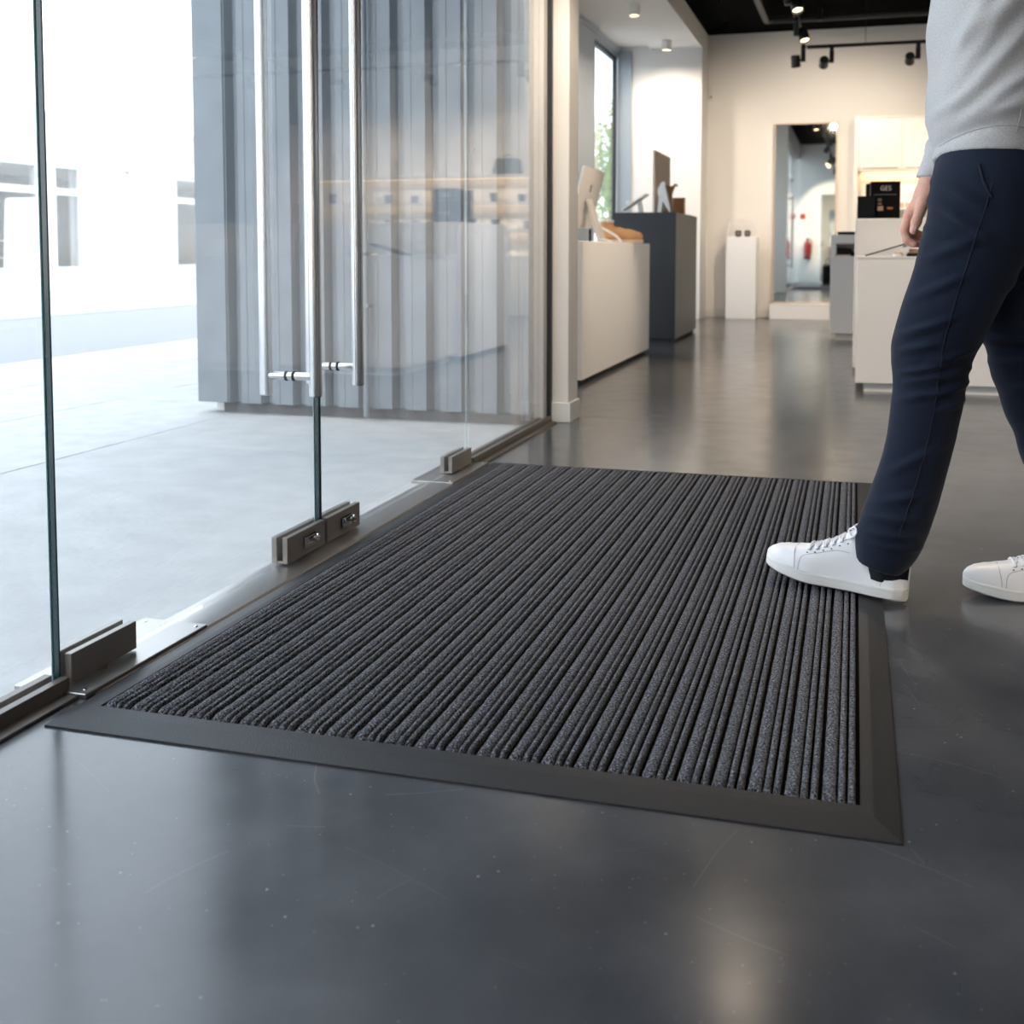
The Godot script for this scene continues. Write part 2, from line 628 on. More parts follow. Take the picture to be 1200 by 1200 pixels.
# ------------------------------------------------------------------
func _ready() -> void:
	# camera: a level-shifted lens, 0.78 m above the floor, turned left and slightly down
	var cam := Camera3D.new()
	cam.name = "camera"
	cam.projection = Camera3D.PROJECTION_FRUSTUM
	cam.near = 0.1
	cam.far = 400.0
	cam.size = 0.1 * 1200.0 / 1350.0
	cam.frustum_offset = Vector2(0, -0.1 * 212.0 / 1350.0)
	var at := CameraAttributesPhysical.new()
	at.frustum_focal_length = 35.0
	at.frustum_near = 0.1
	at.frustum_far = 400.0
	at.frustum_focus_distance = 2.4
	at.exposure_aperture = 5.0
	cam.attributes = at
	cam.projection = Camera3D.PROJECTION_FRUSTUM
	cam.size = 0.1 * 1200.0 / 1350.0
	cam.frustum_offset = Vector2(0, -0.1 * 212.0 / 1350.0)
	add_child(cam)
	cam.position = Vector3(0, 0.78, 0)
	cam.rotation = Vector3(-0.0695, 0.289, 0)
	cam.current = true
	# sky: bright, thinly clouded daylight
	var env := Environment.new()
	var sky := Sky.new()
	var sm := ProceduralSkyMaterial.new()
	sm.sky_top_color = Color(0.88, 0.94, 1.0)
	sm.sky_horizon_color = Color(0.955, 0.98, 1.0)
	sm.ground_bottom_color = Color(0.7, 0.7, 0.7)
	sm.ground_horizon_color = Color(0.9, 0.9, 0.9)
	sky.sky_material = sm
	env.background_mode = Environment.BG_SKY
	env.sky = sky
	env.background_energy_multiplier = 3.8
	env.tonemap_mode = Environment.TONE_MAPPER_LINEAR
	env.tonemap_exposure = 1.0
	env.sdfgi_enabled = true
	env.ssao_enabled = true
	env.ssil_enabled = true
	var we := WorldEnvironment.new()
	we.name = "environment"
	we.environment = env
	add_child(we)
	materials()
	setting()
	shopfront()
	outside()
	entrance_mat()
	bay()
	furniture()
	lamps()
	man()

# ------------------------------------------------------------------ room
func setting() -> void:
	# floor: two concrete pours with a sawn joint between them
	var fl := Node3D.new()
	fl.name = "floor"
	add_child(fl)
	tag(fl, "polished dark grey concrete floor with a sawn joint", "", "", "structure")
	obj("slab", bx(-1.38, -0.12, -5.258, 5.6, 0, 1.2), M.polished_concrete, fl)
	obj("slab", bx(-3.0, -0.12, -14.0, 5.6, 0, -5.262), M.polished_concrete, fl)
	obj("joint", bx(-1.3, -0.1, -5.262, 5.5, -0.004, -5.258), M.joint, fl)
	struct("ceiling", bx(-1.9, 3.3, -14.0, 5.7, 3.45, 1.2), M.black_paint, "black painted ceiling over the shop")
	struct("wall_back", bx(-1.75, 0, -14.0, 5.7, 3.3, -13.8), M.white_paint, "white back wall of the shop")
	struct("wall_right", bx(5.5, 0, -13.8, 5.7, 3.3, 1.0), M.white_paint, "white right wall of the shop")
	struct("wall_front", bx(-1.5, 0, 1.0, 5.7, 3.3, 1.2), M.white_paint, "white wall behind the camera")
	struct("baseboard_back", bx(-1.69, 0, -13.8, 0.0, 0.1, -13.785, 0.003), M.skirting_paint, "low white skirting board along the back wall")
	struct("baseboard_front", bx(-1.3, 0, 0.985, 5.5, 0.1, 1.0, 0.003), M.skirting_paint, "low white skirting board along the front wall")
	struct("baseboard_right", bx(5.485, 0, -13.0, 5.5, 0.1, 0.985, 0.003), M.skirting_paint, "low white skirting board along the right wall")
	# pier between shopfront and bay, and the near wall of the bay
	struct("wall_pier", MB.new().box(V(-1.335, 0, -5.25), V(-1.24, 3.3, -5.07), 0.003).box(V(-3.0, 0, -5.25), V(-1.335, 3.3, -4.99)), M.white_paint, "white pier between the glass shopfront and the window bay")
	struct("trim_pier", MB.new().box(V(-1.335, 0, -5.07), V(-1.228, 0.09, -5.058), 0.002).box(V(-1.24, 0, -5.25), V(-1.228, 0.09, -5.06), 0.002), M.skirting_paint, "white skirting round the foot of the pier")
	# bay: window wall, far wall, soffit, header
	var side := MB.new()
	side.box(V(-2.73, 0, -13.25), V(-2.66, 0.12, -5.25)).box(V(-2.73, 3.0, -13.25), V(-2.66, 3.3, -5.25))
	side.box(V(-2.73, 0.12, -5.9), V(-2.66, 3.0, -5.25)).box(V(-2.73, 0.12, -11.98), V(-2.66, 3.0, -9.9))
	struct("wall_bay", side, M.window_frame, "grey blue window wall at the back of the bay")
	struct("wall_bay_far", bx(-2.73, 0, -13.8, -1.7, 3.3, -13.25), M.white_paint, "bright white end wall of the window bay")
	struct("wall_header", bx(-1.86, 3.07, -13.25, -1.7, 3.3, -5.25), M.white_paint, "white header beam over the opening of the bay")
	struct("ceiling_bay", MB.new().box(V(-2.28, 3.07, -13.25), V(-1.855, 3.2, -5.25)).box(V(-2.73, 3.11, -13.25), V(-2.28, 3.24, -5.25)), M.white_paint, "white stepped soffit of the window bay")
	struct("baseboard_bay", bx(-2.5, 0, -13.25, -1.7, 0.1, -13.235, 0.002), M.skirting_paint, "white skirting at the end wall of the bay")
	var k := 0
	for z in [[-13.2, -12.0], [-9.86, -5.94]]:
		var w := Node3D.new()
		k += 1
		w.name = "window_%d" % k
		add_child(w)
		tag(w, ["tall narrow window at the far end of the bay", "wide bay window hidden behind the pier"][k - 1], "", "", "structure")
		obj("pane", bx(-2.695, 0.16, z[0] + 0.04, -2.685, 2.96, z[1] - 0.04), M.glass, w)
		var fr := MB.new()
		fr.box(V(-2.71, 0.12, z[0]), V(-2.668, 3.0, z[0] + 0.05), 0.004).box(V(-2.71, 0.12, z[1] - 0.05), V(-2.668, 3.0, z[1]), 0.004)
		fr.box(V(-2.71, 0.12, z[0]), V(-2.668, 0.17, z[1]), 0.004).box(V(-2.71, 2.95, z[0]), V(-2.668, 3.0, z[1]), 0.004)
		obj("window_frame", fr, M.frame_dark, w)
	# far jamb lining and the metal lining that comes into the bay
	struct("trim_1", bx(-2.66, 0.0, -13.25, -2.5, 3.07, -13.225, 0.002), M.window_frame, "grey blue metal window lining beside the bright end wall")
	struct("trim_2", bx(-2.662, 3.05, -13.22, -2.635, 3.108, -5.3, 0.003), M.window_frame, "dark head track above the bay window")

# ------------------------------------------------------------------ glass front
func glass_sheet(root: Node3D, z0: float, z1: float, y0: float, y1: float, edges: Array) -> void:
	obj("pane", bx(-1.346, y0, z0, -1.334, y1, z1), M.glass, root)
	for z in edges:
		if z > -3.9:
			obj("glass_edge", bx(-1.3465, y0, z - 0.002, -1.3335, y1, z + 0.002), M.glass_edge, root)
		var s: float = signf(z - (z0 + z1) / 2.0)
		obj("edge_arris", bx(-1.3468, y0, z - s * 0.0025, -1.3458, y1, z - s * 0.0055), M.glass_edge_light, root)

func patch_fitting(parent: Node3D, called: String, z0: float, z1: float, y0: float, y1: float) -> MeshInstance3D:
	var f := MB.new()
	f.box(V(-1.3325, y0, z0), V(-1.318, y1, z1), 0.0012)
	f.box(V(-1.362, y0, z0), V(-1.3475, y1, z1), 0.0012)
	f.box(V(-1.347, y0 + 0.001, z0 + 0.002), V(-1.333, y0 + 0.006, z1 - 0.002))
	return obj(called, f, M.satin_nickel, parent)

func pull_handle(door: Node3D, z: float) -> void:
	var y0 := 0.42
	var y1 := 1.92
	var hd := MB.new()
	for s in [-1, 1]:
		var x: float = -1.34 + s * 0.068
		hd.lathe([[0.0, y0], [0.0135, y0], [0.016, y0 + 0.0025], [0.016, y1 - 0.0025], [0.0135, y1], [0.0, y1]], 24, Transform3D(Basis(), V(x, 0, z)))
	for y in [y0 + 0.05, y1 - 0.05]:
		hd.tube(pts([[-1.405, y, z], [-1.275, y, z]]), 0.0105, 18)
	var h := obj("pull_handle", hd, M.brushed_steel, door)
	for y in [y0 + 0.05, y1 - 0.05]:
		var rg := MB.new()
		rg.tube(pts([[-1.353, y, z], [-1.3475, y, z]]), 0.0125, 18).tube(pts([[-1.3325, y, z], [-1.327, y, z]]), 0.0125, 18)
		obj("mounting_ring", rg, M.rubber_ring, h)

func shopfront() -> void:
	var top := 2.32
	# fixed lights
	var k := 2
	for w in [[-1.68, 0.98, [-1.68], "fixed glass pane nearest the camera left of the doors"], [-5.04, -3.935, [-3.935], "fixed glass pane between the doors and the white pier"]]:
		k += 1
		var p := Node3D.new()
		p.name = "window_%d" % k
		add_child(p)
		tag(p, w[3], "", "", "structure")
		glass_sheet(p, w[0], w[1], 0.022, 2.98, w[2])
		var ch := MB.new()
		ch.box(V(-1.366, 0, w[0]), V(-1.349, 0.03, w[1]), 0.001).box(V(-1.331, 0, w[0]), V(-1.314, 0.03, w[1]), 0.001).box(V(-1.349, 0, w[0]), V(-1.331, 0.02, w[1]))
		obj("floor_channel", ch, M.bronze_channel, p)
		obj("cover_strip", bx(-1.314, 0, w[0], -1.285, 0.006, w[1], 0.001), M.bronze_channel, p)
	var tr := Node3D.new()
	tr.name = "window_5"
	add_child(tr)
	tag(tr, "glass transom above the double doors", "", "", "structure")
	glass_sheet(tr, -3.93, -1.685, top + 0.012, 2.98, [])
	struct("trim_3", bx(-1.37, 2.97, -5.07, -1.31, 3.0, 1.0, 0.002), M.bronze_channel, "metal head channel of the glass front")
	struct("wall_left", bx(-1.5, 3.0, -5.07, -1.3, 3.3, 1.0), M.white_paint, "white wall band above the glass front")
	struct("trim_4", MB.new().box(V(-1.365, 0, -5.07), V(-1.315, 3.0, -5.042), 0.002), M.frame_dark, "dark metal jamb where the glass meets the pier")
	# the two leaves
	for d in [[1, -2.715, -1.69, -2.575, "left leaf of the frameless glass double door"], [2, -3.92, -2.725, -2.83, "right leaf of the frameless glass double door"]]:
		var dr := Node3D.new()
		dr.name = "door_%d" % d[0]
		add_child(dr)
		tag(dr, d[4], "", "", "structure")
		glass_sheet(dr, d[1], d[2], 0.013, top, [d[1] if d[0] == 1 else d[2]])
		pull_handle(dr, d[3])
		if d[0] == 1:
			patch_fitting(dr, "hinge_patch", -1.885, -1.692, 0.013, 0.067)
			patch_fitting(dr, "top_patch", -1.885, -1.692, top - 0.055, top)
			lock_patch(dr, -2.713, -2.505)
		else:
			patch_fitting(dr, "hinge_patch", -3.918, -3.71, 0.013, 0.07)
			patch_fitting(dr, "top_patch", -3.918, -3.71, top - 0.055, top)
			lock_patch(dr, -2.935, -2.727)
	# threshold bar, floor plates of the door pivots
	var th := MB.new()
	th.slab(PackedVector2Array([Vector2(-1.385, 0), Vector2(-1.268, 0), Vector2(-1.272, 0.004), Vector2(-1.3, 0.008), Vector2(-1.352, 0.008), Vector2(-1.38, 0.004)]), -3.93, -1.69)
	struct("trim_5", th, M.aluminium, "flat aluminium threshold under the double doors")
	for z in [[-2.06, -1.665, "brushed floor plate of the near door pivot"], [-3.97, -3.58, "brushed floor plate of the far door pivot"]]:
		var fp := Node3D.new()
		fp.name = "trim_%d" % (6 if z[0] > -3.0 else 7)
		add_child(fp)
		tag(fp, z[2], "", "", "structure")
		obj("plate", bx(-1.42, 0.0, z[0], -1.27, 0.0095, z[1], 0.0015), M.aluminium, fp)
		for q in [[-1.405, z[0] + 0.02], [-1.285, z[0] + 0.02], [-1.285, z[1] - 0.02]]:
			obj("screw", MB.new().lathe([[0.0, 0.0], [0.005, 0.0], [0.004, 0.0015], [0.0, 0.0018]], 10, Transform3D(Basis(), V(q[0], 0.0093, q[1]))), M.chrome, fp)
		obj("pivot", MB.new().lathe([[0.0, 0.0], [0.013, 0.0], [0.013, 0.006], [0.0, 0.007]], 16, Transform3D(Basis(), V(-1.325, 0.009, (z[0] + z[1]) / 2.0 + (0.08 if z[0] > -3.0 else -0.02)))), M.satin_nickel, fp)

func lock_patch(dr: Node3D, z0: float, z1: float) -> void:
	var p := patch_fitting(dr, "lock_patch", z0, z1, 0.013, 0.078)
	var zc := (z0 + z1) / 2.0 - 0.012
	var l := MB.new()
	l.box(V(-1.3185, 0.03, zc - 0.03), V(-1.312, 0.062, zc + 0.03), 0.002)
	l.tube(pts([[-1.313, 0.05, zc - 0.026], [-1.303, 0.05, zc - 0.026]]), 0.0085, 14)
	l.box(V(-1.315, 0.042, zc - 0.03), V(-1.305, 0.058, zc + 0.028), 0.003)
	obj("lock_cylinder", l, M.chrome, p)
	var tt := MB.new()
	tt.tube(pts([[-1.306, 0.05, zc - 0.006], [-1.3, 0.05, zc - 0.006]]), 0.007, 12)
	tt.box(V(-1.302, 0.043, zc - 0.008), V(-1.29, 0.057, zc - 0.004), 0.001)
	obj("thumb_turn", tt, M.satin_nickel, p)

# ------------------------------------------------------------------ outside
func outside() -> void:
	var rng := RandomNumberGenerator.new()
	rng.seed = 3
	struct("ground_apron", bx(-2.85, -0.15, -4.95, -1.38, 0.0, 6.0), M.apron_concrete, "pale concrete apron just outside the doors")
	var pv := Node3D.new()
	pv.name = "ground_pavement"
	add_child(pv)
	tag(pv, "pale slab pavement between apron and road", "", "", "structure")
	obj("bed", bx(-5.45, -0.2, -40, -2.85, -0.012, 12), M.joint, pv)
	for r in 3:
		var x0 := -2.853 - r * 0.866
		var z := 4.0 - r * 0.37
		while z > -16.0:
			var l := 1.15
			var up := rng.randf_range(-0.0015, 0.0015)
			obj("slab", bx(x0 - 0.86, -0.1, z - l + 0.006, x0, up, z, 0.004), M.paving, pv)
			z -= l
		obj("slab", bx(x0 - 0.86, -0.1, -40, x0, 0.0, z), M.paving, pv)
	struct("ground_kerb", bx(-5.62, -0.2, -40, -5.452, 0.0, 12, 0.01), M.kerb, "pale kerb along the near side of the road")
	struct("ground_road", bx(-9.3, -0.3, -60, -5.62, -0.015, 12), M.asphalt, "grey asphalt road across the street")
	struct("ground_far", bx(-60, -0.3, -60, -9.3, 0.0, 12), M.paving, "white paved forecourt beyond the road")
	struct("ground_side", bx(-5.62, -0.4, -60, 8, -0.16, -14.0), M.paving, "paved ground behind the shop")
	# clad front of the bay
	var an := Node3D.new()
	an.name = "wall_annex"
	add_child(an)
	tag(an, "grey corrugated metal cladding of the bay outside the glass", "", "", "structure")
	var z0 := -4.872
	var zb := -4.922
	var zi := -4.95
	for s in 3:
		var poly := PackedVector2Array()
		var a: int = [6, 3, 0][s]
		var x1: float = -1.519 - 0.1677 * (a - 1) - 0.004 if s < 2 else -1.372
		var x0: float = -1.519 - 0.1677 * (a + 2) - 0.004
		poly.append(Vector2(x0, zi))
		poly.append(Vector2(x0, z0))
		for i in 3:
			var g := -1.519 - 0.1677 * (a + 2 - i)
			poly.append_array(PackedVector2Array([Vector2(g, z0), Vector2(g + 0.019, zb), Vector2(g + 0.058, zb), Vector2(g + 0.066, z0), Vector2(g + 0.1, z0), Vector2(g + 0.102, z0 - 0.002), Vector2(g + 0.104, z0)]))
		poly.append(Vector2(x1, z0))
		poly.append(Vector2(x1, zi))
		# push along y: the slab runs along z, so turn it up
		var up := Transform3D(Basis(V(1, 0, 0), V(0, 0, 1), V(0, -1, 0)), Vector3.ZERO)
		var sh := MB.new().slab(poly, -3.3, -0.055, up, 20.0)
		var o := obj("corrugated_sheet", sh, M.grey_sheet_metal, an)
		for i in 3:
			var g := -1.519 - 0.1677 * (a + 2 - i)
			for y in [0.13, 1.22, 2.3]:
				var sc := MB.new().lathe([[0.0, 0.0], [0.008, 0.0], [0.007, 0.003], [0.004, 0.004], [0.0038, 0.006], [0.0, 0.0062]], 10, Transform3D(Basis(V(1, 0, 0), V(0, 0, 1), V(0, -1, 0)), V(g + 0.045, y + 0.01 * (i % 2), zb)))
				obj("screw", sc, M.satin_nickel, o)
	var fl := MB.new()
	fl.box(V(-3.03, 0.055, z0 - 0.06), V(-2.868, 3.3, z0 + 0.004), 0.003)
	fl.box(V(-3.03, 0.055, -5.6), V(-2.99, 3.3, z0), 0.003)
	obj("corner_flashing", fl, M.grey_sheet_metal, an)
	obj("base_kerb", bx(-2.93, -0.02, -5.0, -1.38, 0.058, zb - 0.012, 0.006), M.rough_kerb, an)
	obj("roof_edge", bx(-3.06, 3.3, -14.05, -1.37, 3.5, z0 + 0.03, 0.004), M.grey_sheet_metal, an)
	obj("backing", bx(-3.0, 0.05, -4.99, -1.4, 3.3, zi), M.rough_kerb, an)
	# downpipe
	var dp := thing("downpipe", "slim grey downpipe on the corrugated cladding outside", "pipe", V(-2.135, 0.02, -4.84))
	obj("pipe", MB.new().tube(pts([[0, 0, 0], [0, 3.2, 0]]), 0.014, 14), M.grey_sheet_metal, dp)
	for y in [0.5, 1.9]:
		obj("bracket", MB.new().box(V(-0.02, y, -0.034), V(0.02, y + 0.02, 0.016), 0.002), M.grey_sheet_metal, dp)
	# building across the street
	far_building()
	tree(V(-6.15, -0.1, -30.0), 5.2, "leafy green tree seen through the narrow bay window", 1)
	shrub(V(-16.6, 0, -28.7), "small green shrub before the far building", 2)

func far_building() -> void:
	var b := thing("shop_building", "low white shop building across the street with large windows", "building", V(-18, 0, -25))
	var X := -18.0
	var wl := MB.new()
	wl.box(V(X - 6, 2.83, -48), V(X, 3.92, -6))
	wl.box(V(X - 6, 0, -48), V(X, 0.29, -6))
	for p in [[-19.4, -6.0], [-24.6, -24.0], [-28.0, -25.95], [-48.0, -31.2]]:
		wl.box(V(X - 0.4, 0.29, p[0]), V(X, 2.83, p[1]))
	obj("wall", wl, M.facade_white, b, true)
	obj("parapet_cap", bx(X - 6.0, 3.92, -48, X + 0.08, 4.0, -6, 0.01), M.facade_frame, b, true)
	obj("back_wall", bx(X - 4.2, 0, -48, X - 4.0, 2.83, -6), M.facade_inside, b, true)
	for w in [[-22.5, -19.4], [-24.0, -22.95], [-31.2, -28.0]]:
		var fr := MB.new()
		fr.box(V(X - 0.16, 0.29, w[0]), V(X - 0.04, 2.83, w[0] + 0.12), 0.01).box(V(X - 0.16, 0.29, w[1] - 0.12), V(X - 0.04, 2.83, w[1]), 0.01)
		for q in [[2.1, 2.26], [0.29, 0.4], [2.74, 2.83]]:
			fr.box(V(X - 0.15, q[0], w[0] + 0.12), V(X - 0.05, q[1], w[1] - 0.12))
		var f := obj("window", fr, M.facade_frame, b, true)
		obj("pane", bx(X - 0.11, 0.4, w[0] + 0.1, X - 0.09, 2.1, w[1] - 0.1), M.glass, f)
		obj("transom_pane", bx(X - 0.11, 2.26, w[0] + 0.1, X - 0.09, 2.74, w[1] - 0.1), M.glass, f)
	obj("mullion", bx(X - 0.3, 0.29, -22.97, X - 0.04, 2.83, -22.48, 0.01), M.facade_frame, b, true)
	obj("door", bx(X - 0.2, 0.29, -25.95, X - 0.1, 2.83, -24.6, 0.01), M.ceramic_white, b, true)
	obj("shelf", MB.new().box(V(X - 1.4, 1.0, -24.0), V(X - 1.0, 1.04, -19.4)).box(V(X - 1.4, 0.6, -24.0), V(X - 1.0, 0.64, -19.4)), M.pale_wood, b, true)
	var c := thing("planter", "tall white tapered cylinder standing on the far pavement before the shop window", "planter", V(-15.0, 0, -18.3))
	obj("body", MB.new().lathe([[0.0, 0.0], [0.42, 0.0], [0.43, 0.05], [0.36, 1.7], [0.33, 1.76], [0.0, 1.78]], 28), M.ceramic_white, c)
	var l := thing("pendant_lamp", "orange globe lamp hanging inside the far shop window", "lamp", V(-18.7, 1.62, -23.6))
	obj("globe", MB.new().lathe([[0.0, -0.13], [0.06, -0.115], [0.11, -0.07], [0.13, 0.0], [0.11, 0.07], [0.06, 0.115], [0.0, 0.13]], 20), M.print_orange, l)
	obj("cord", MB.new().tube(pts([[0, 0.12, 0], [0, 1.3, 0]]), 0.008, 6), M.black_metal, l)

func leaf_mesh(s: float) -> ArrayMesh:
	var m := MB.new()
	m.prim(pts([[0, 0, 0], [s * 0.35, s * 0.06, s * 0.5], [0, 0, s], [-s * 0.35, s * 0.06, s * 0.5], [0, -s * 0.04, s * 0.5]]), PackedInt32Array([0, 1, 4, 1, 2, 4, 2, 3, 4, 3, 0, 4]), 60.0)
	return m.mesh()

func foliage(parent: Node3D, count: int, c: Vector3, r: Vector3, s: float, sd: int) -> void:
	var rng := RandomNumberGenerator.new()
	rng.seed = sd
	var mm := MultiMesh.new()
	mm.transform_format = MultiMesh.TRANSFORM_3D
	mm.mesh = leaf_mesh(s)
	mm.instance_count = count
	var blobs := []
	for i in 14:
		blobs.append(c + r * V(rng.randf_range(-0.8, 0.8), rng.randf_range(-0.8, 0.8), rng.randf_range(-0.8, 0.8)))
	for i in count:
		var b: Vector3 = blobs[i % 14]
		var d := V(rng.randfn(), rng.randfn(), rng.randfn()).normalized() * (0.45 * pow(rng.randf(), 0.4))
		mm.set_instance_transform(i, Transform3D(Basis.from_euler(V(rng.randf() * TAU, rng.randf() * TAU, rng.randf() * TAU)) * rng.randf_range(0.7, 1.2), b + d * r))
	var o := MultiMeshInstance3D.new()
	o.name = "foliage"
	o.multimesh = mm
	o.material_override = M.leaf
	o.set_meta("kind", "stuff")
	parent.add_child(o)

func tree(at: Vector3, h: float, label: String, sd: int) -> void:
	var t := thing("leafy_tree", label, "tree", at)
	var tr := MB.new()
	tr.tube(spline([[0, 0, 0], [0.05, h * 0.25, 0.02], [-0.04, h * 0.5, 0.05], [0.02, h * 0.85, 0]], 4), [0.16, 0.15, 0.14, 0.13, 0.12, 0.12, 0.11, 0.1, 0.09, 0.08, 0.07, 0.06, 0.04], 10)
	for b in [[0.9, 0.4, 0.35], [-0.8, 0.5, 0.4], [0.2, 0.45, -0.8]]:
		tr.tube(pts([[0, h * 0.4, 0], [b[0] * 0.5, h * (0.4 + b[1] * 0.3), b[2] * 0.5], [b[0], h * (0.45 + b[1] * 0.5), b[2]]]), [0.07, 0.05, 0.025], 8)
	obj("trunk", tr, M.bark, t)
	foliage(t, 5200, V(0, h * 0.62, 0), V(1.5, h * 0.38, 1.5), 0.14, sd)

func shrub(at: Vector3, label: String, sd: int) -> void:
	var t := thing("garden_shrub", label, "shrub", at)
	obj("stem", MB.new().tube(pts([[0, 0, 0], [0.03, 0.5, 0], [0, 0.9, 0.05]]), [0.04, 0.03, 0.015], 8), M.bark, t)
	foliage(t, 1500, V(0, 0.85, 0), V(0.7, 0.7, 0.7), 0.11, sd)

# ------------------------------------------------------------------ mat
func rib_mesh(w: float, l: float, h: float, sd: int) -> ArrayMesh:
	var rng := RandomNumberGenerator.new()
	rng.seed = sd
	var prof := [[-0.5, 0.0], [-0.5, 0.5], [-0.36, 0.88], [0.0, 1.0], [0.36, 0.88], [0.5, 0.5], [0.5, 0.0]]
	var nseg := 300
	var rings := []
	for i in nseg + 1:
		var ring := PackedVector3Array()
		var z := l * (float(i) / nseg - 0.5)
		var e := minf(1.0, 0.55 + minf(i, nseg - i) * 0.25)
		var dx := rng.randf_range(-0.012, 0.012) * w
		for q in prof:
			var j := rng.randf_range(-1.0, 1.0)
			ring.append(V(q[0] * w * (1.0 + 0.035 * j) + dx, q[1] * h * e * (1.0 + 0.08 * rng.randf_range(-1.0, 1.0)), z))
		rings.append(ring)
	var m := MB.new()
	# smooth indexed loft: quicker than creasing every face
	var p := PackedVector3Array()
	var t := PackedInt32Array()
	var c: int = prof.size()
	for r in rings:
		p.append_array(r)
	for i in nseg:
		for j in c:
			var a := i * c + j
			var b := i * c + (j + 1) % c
			t.append_array(PackedInt32Array([a, b, b + c, a, b + c, a + c]))
	for e in 2:
		var base: int = 0 if e == 0 else nseg * c
		for j in range(1, c - 1):
			if e == 0:
				t.append_array(PackedInt32Array([base, base + j + 1, base + j]))
			else:
				t.append_array(PackedInt32Array([base, base + j, base + j + 1]))
	var nn := face_normals(p, t)
	# the profile runs over the top from left to right, so these faces point inwards as counted
	for i in nn.size():
		if nn[i].dot(V(p[i].x / w, (p[i].y - h * 0.3) / h, 0)) < 0.0:
			nn[i] = -nn[i]
	m.raw(p, nn, t)
	return m.mesh()

func entrance_mat() -> void:
	var x0 := -1.262
	var x1 := 0.075
	var z0 := -4.0
	var z1 := -1.548
	var ix0 := -1.212
	var ix1 := 0.022
	var iz0 := -3.952
	var iz1 := -1.626
	var t := thing("entrance_mat", "large charcoal ribbed entrance mat with black rubber edge inside the doors", "mat", V((x0 + x1) / 2.0, 0, (z0 + z1) / 2.0))
	# four bevelled borders, mitred
	var o4 := [V(x0, 0, z1), V(x1, 0, z1), V(x1, 0, z0), V(x0, 0, z0)]
	var i4 := [V(ix0, 0, iz1), V(ix1, 0, iz1), V(ix1, 0, iz0), V(ix0, 0, iz0)]
	for k in 4:
		var a: Vector3 = o4[k]
		var b: Vector3 = o4[(k + 1) % 4]
		var c: Vector3 = i4[k]
		var d: Vector3 = i4[(k + 1) % 4]
		var rings := []
		for e in [[a, c], [b, d]]:
			var o: Vector3 = e[0]
			var i: Vector3 = e[1]
			var m: Vector3 = o.lerp(i, 0.62)
			rings.append(PackedVector3Array([o, o + V(0, 0.003, 0), o.lerp(i, 0.03) + V(0, 0.0038, 0), m + V(0, 0.0095, 0), o.lerp(i, 0.7) + V(0, 0.0104, 0), i + V(0, 0.0108, 0), i + V(0, 0.003, 0), i]))
		obj("rubber_border", MB.new().loft(rings, 25.0), M.black_rubber, t, true)
	obj("backing", bx(ix0, 0.0, iz0, ix1, 0.004, iz1), M.mat_backing, t, true)
	var l := iz1 - iz0 - 0.004
	var wide := []
	var thin := []
	for i in 3:
		wide.append(rib_mesh(0.0195, l, 0.0108, 100 + i))
		thin.append(rib_mesh(0.0102, l, 0.0112, 200 + i))
	var n := 24
	var pitch := (ix1 - ix0 - 0.004) / n
	for i in n:
		var s := ix0 + 0.002 + i * pitch
		for q in [[0.008, true], [0.0278, false], [0.0416, false]]:
			var src: Array = wide if q[1] else thin
			var o := obj("rib", src[(i * 7 + int(q[0] * 1000)) % 3], M.carpet_fibre, t)
			o.position = V(s + q[0] + (0.003 if q[1] else 0.0) - t.position.x, 0.0035, (iz0 + iz1) / 2.0 - t.position.z)
			if i % 2:
				o.rotation.y = PI

# ------------------------------------------------------------------ window bay
func plinth(called: String, label: String, lo: Vector3, hi: Vector3, m: Material, gap := 0.03, kick := 0.03, group := "") -> Node3D:
	var c := (lo + hi) / 2.0
	var t := thing(called, label, "plinth", V(c.x, 0, c.z), 0.0, group)
	obj("body", MB.new().box(V(lo.x, gap, lo.z), hi, 0.003), m, t, true)
	if gap > 0.0:
		obj("recessed_base", bx(lo.x + kick, 0, lo.z + kick, hi.x - kick, gap, hi.z - kick), M.shadow_gap, t, true)
	return t

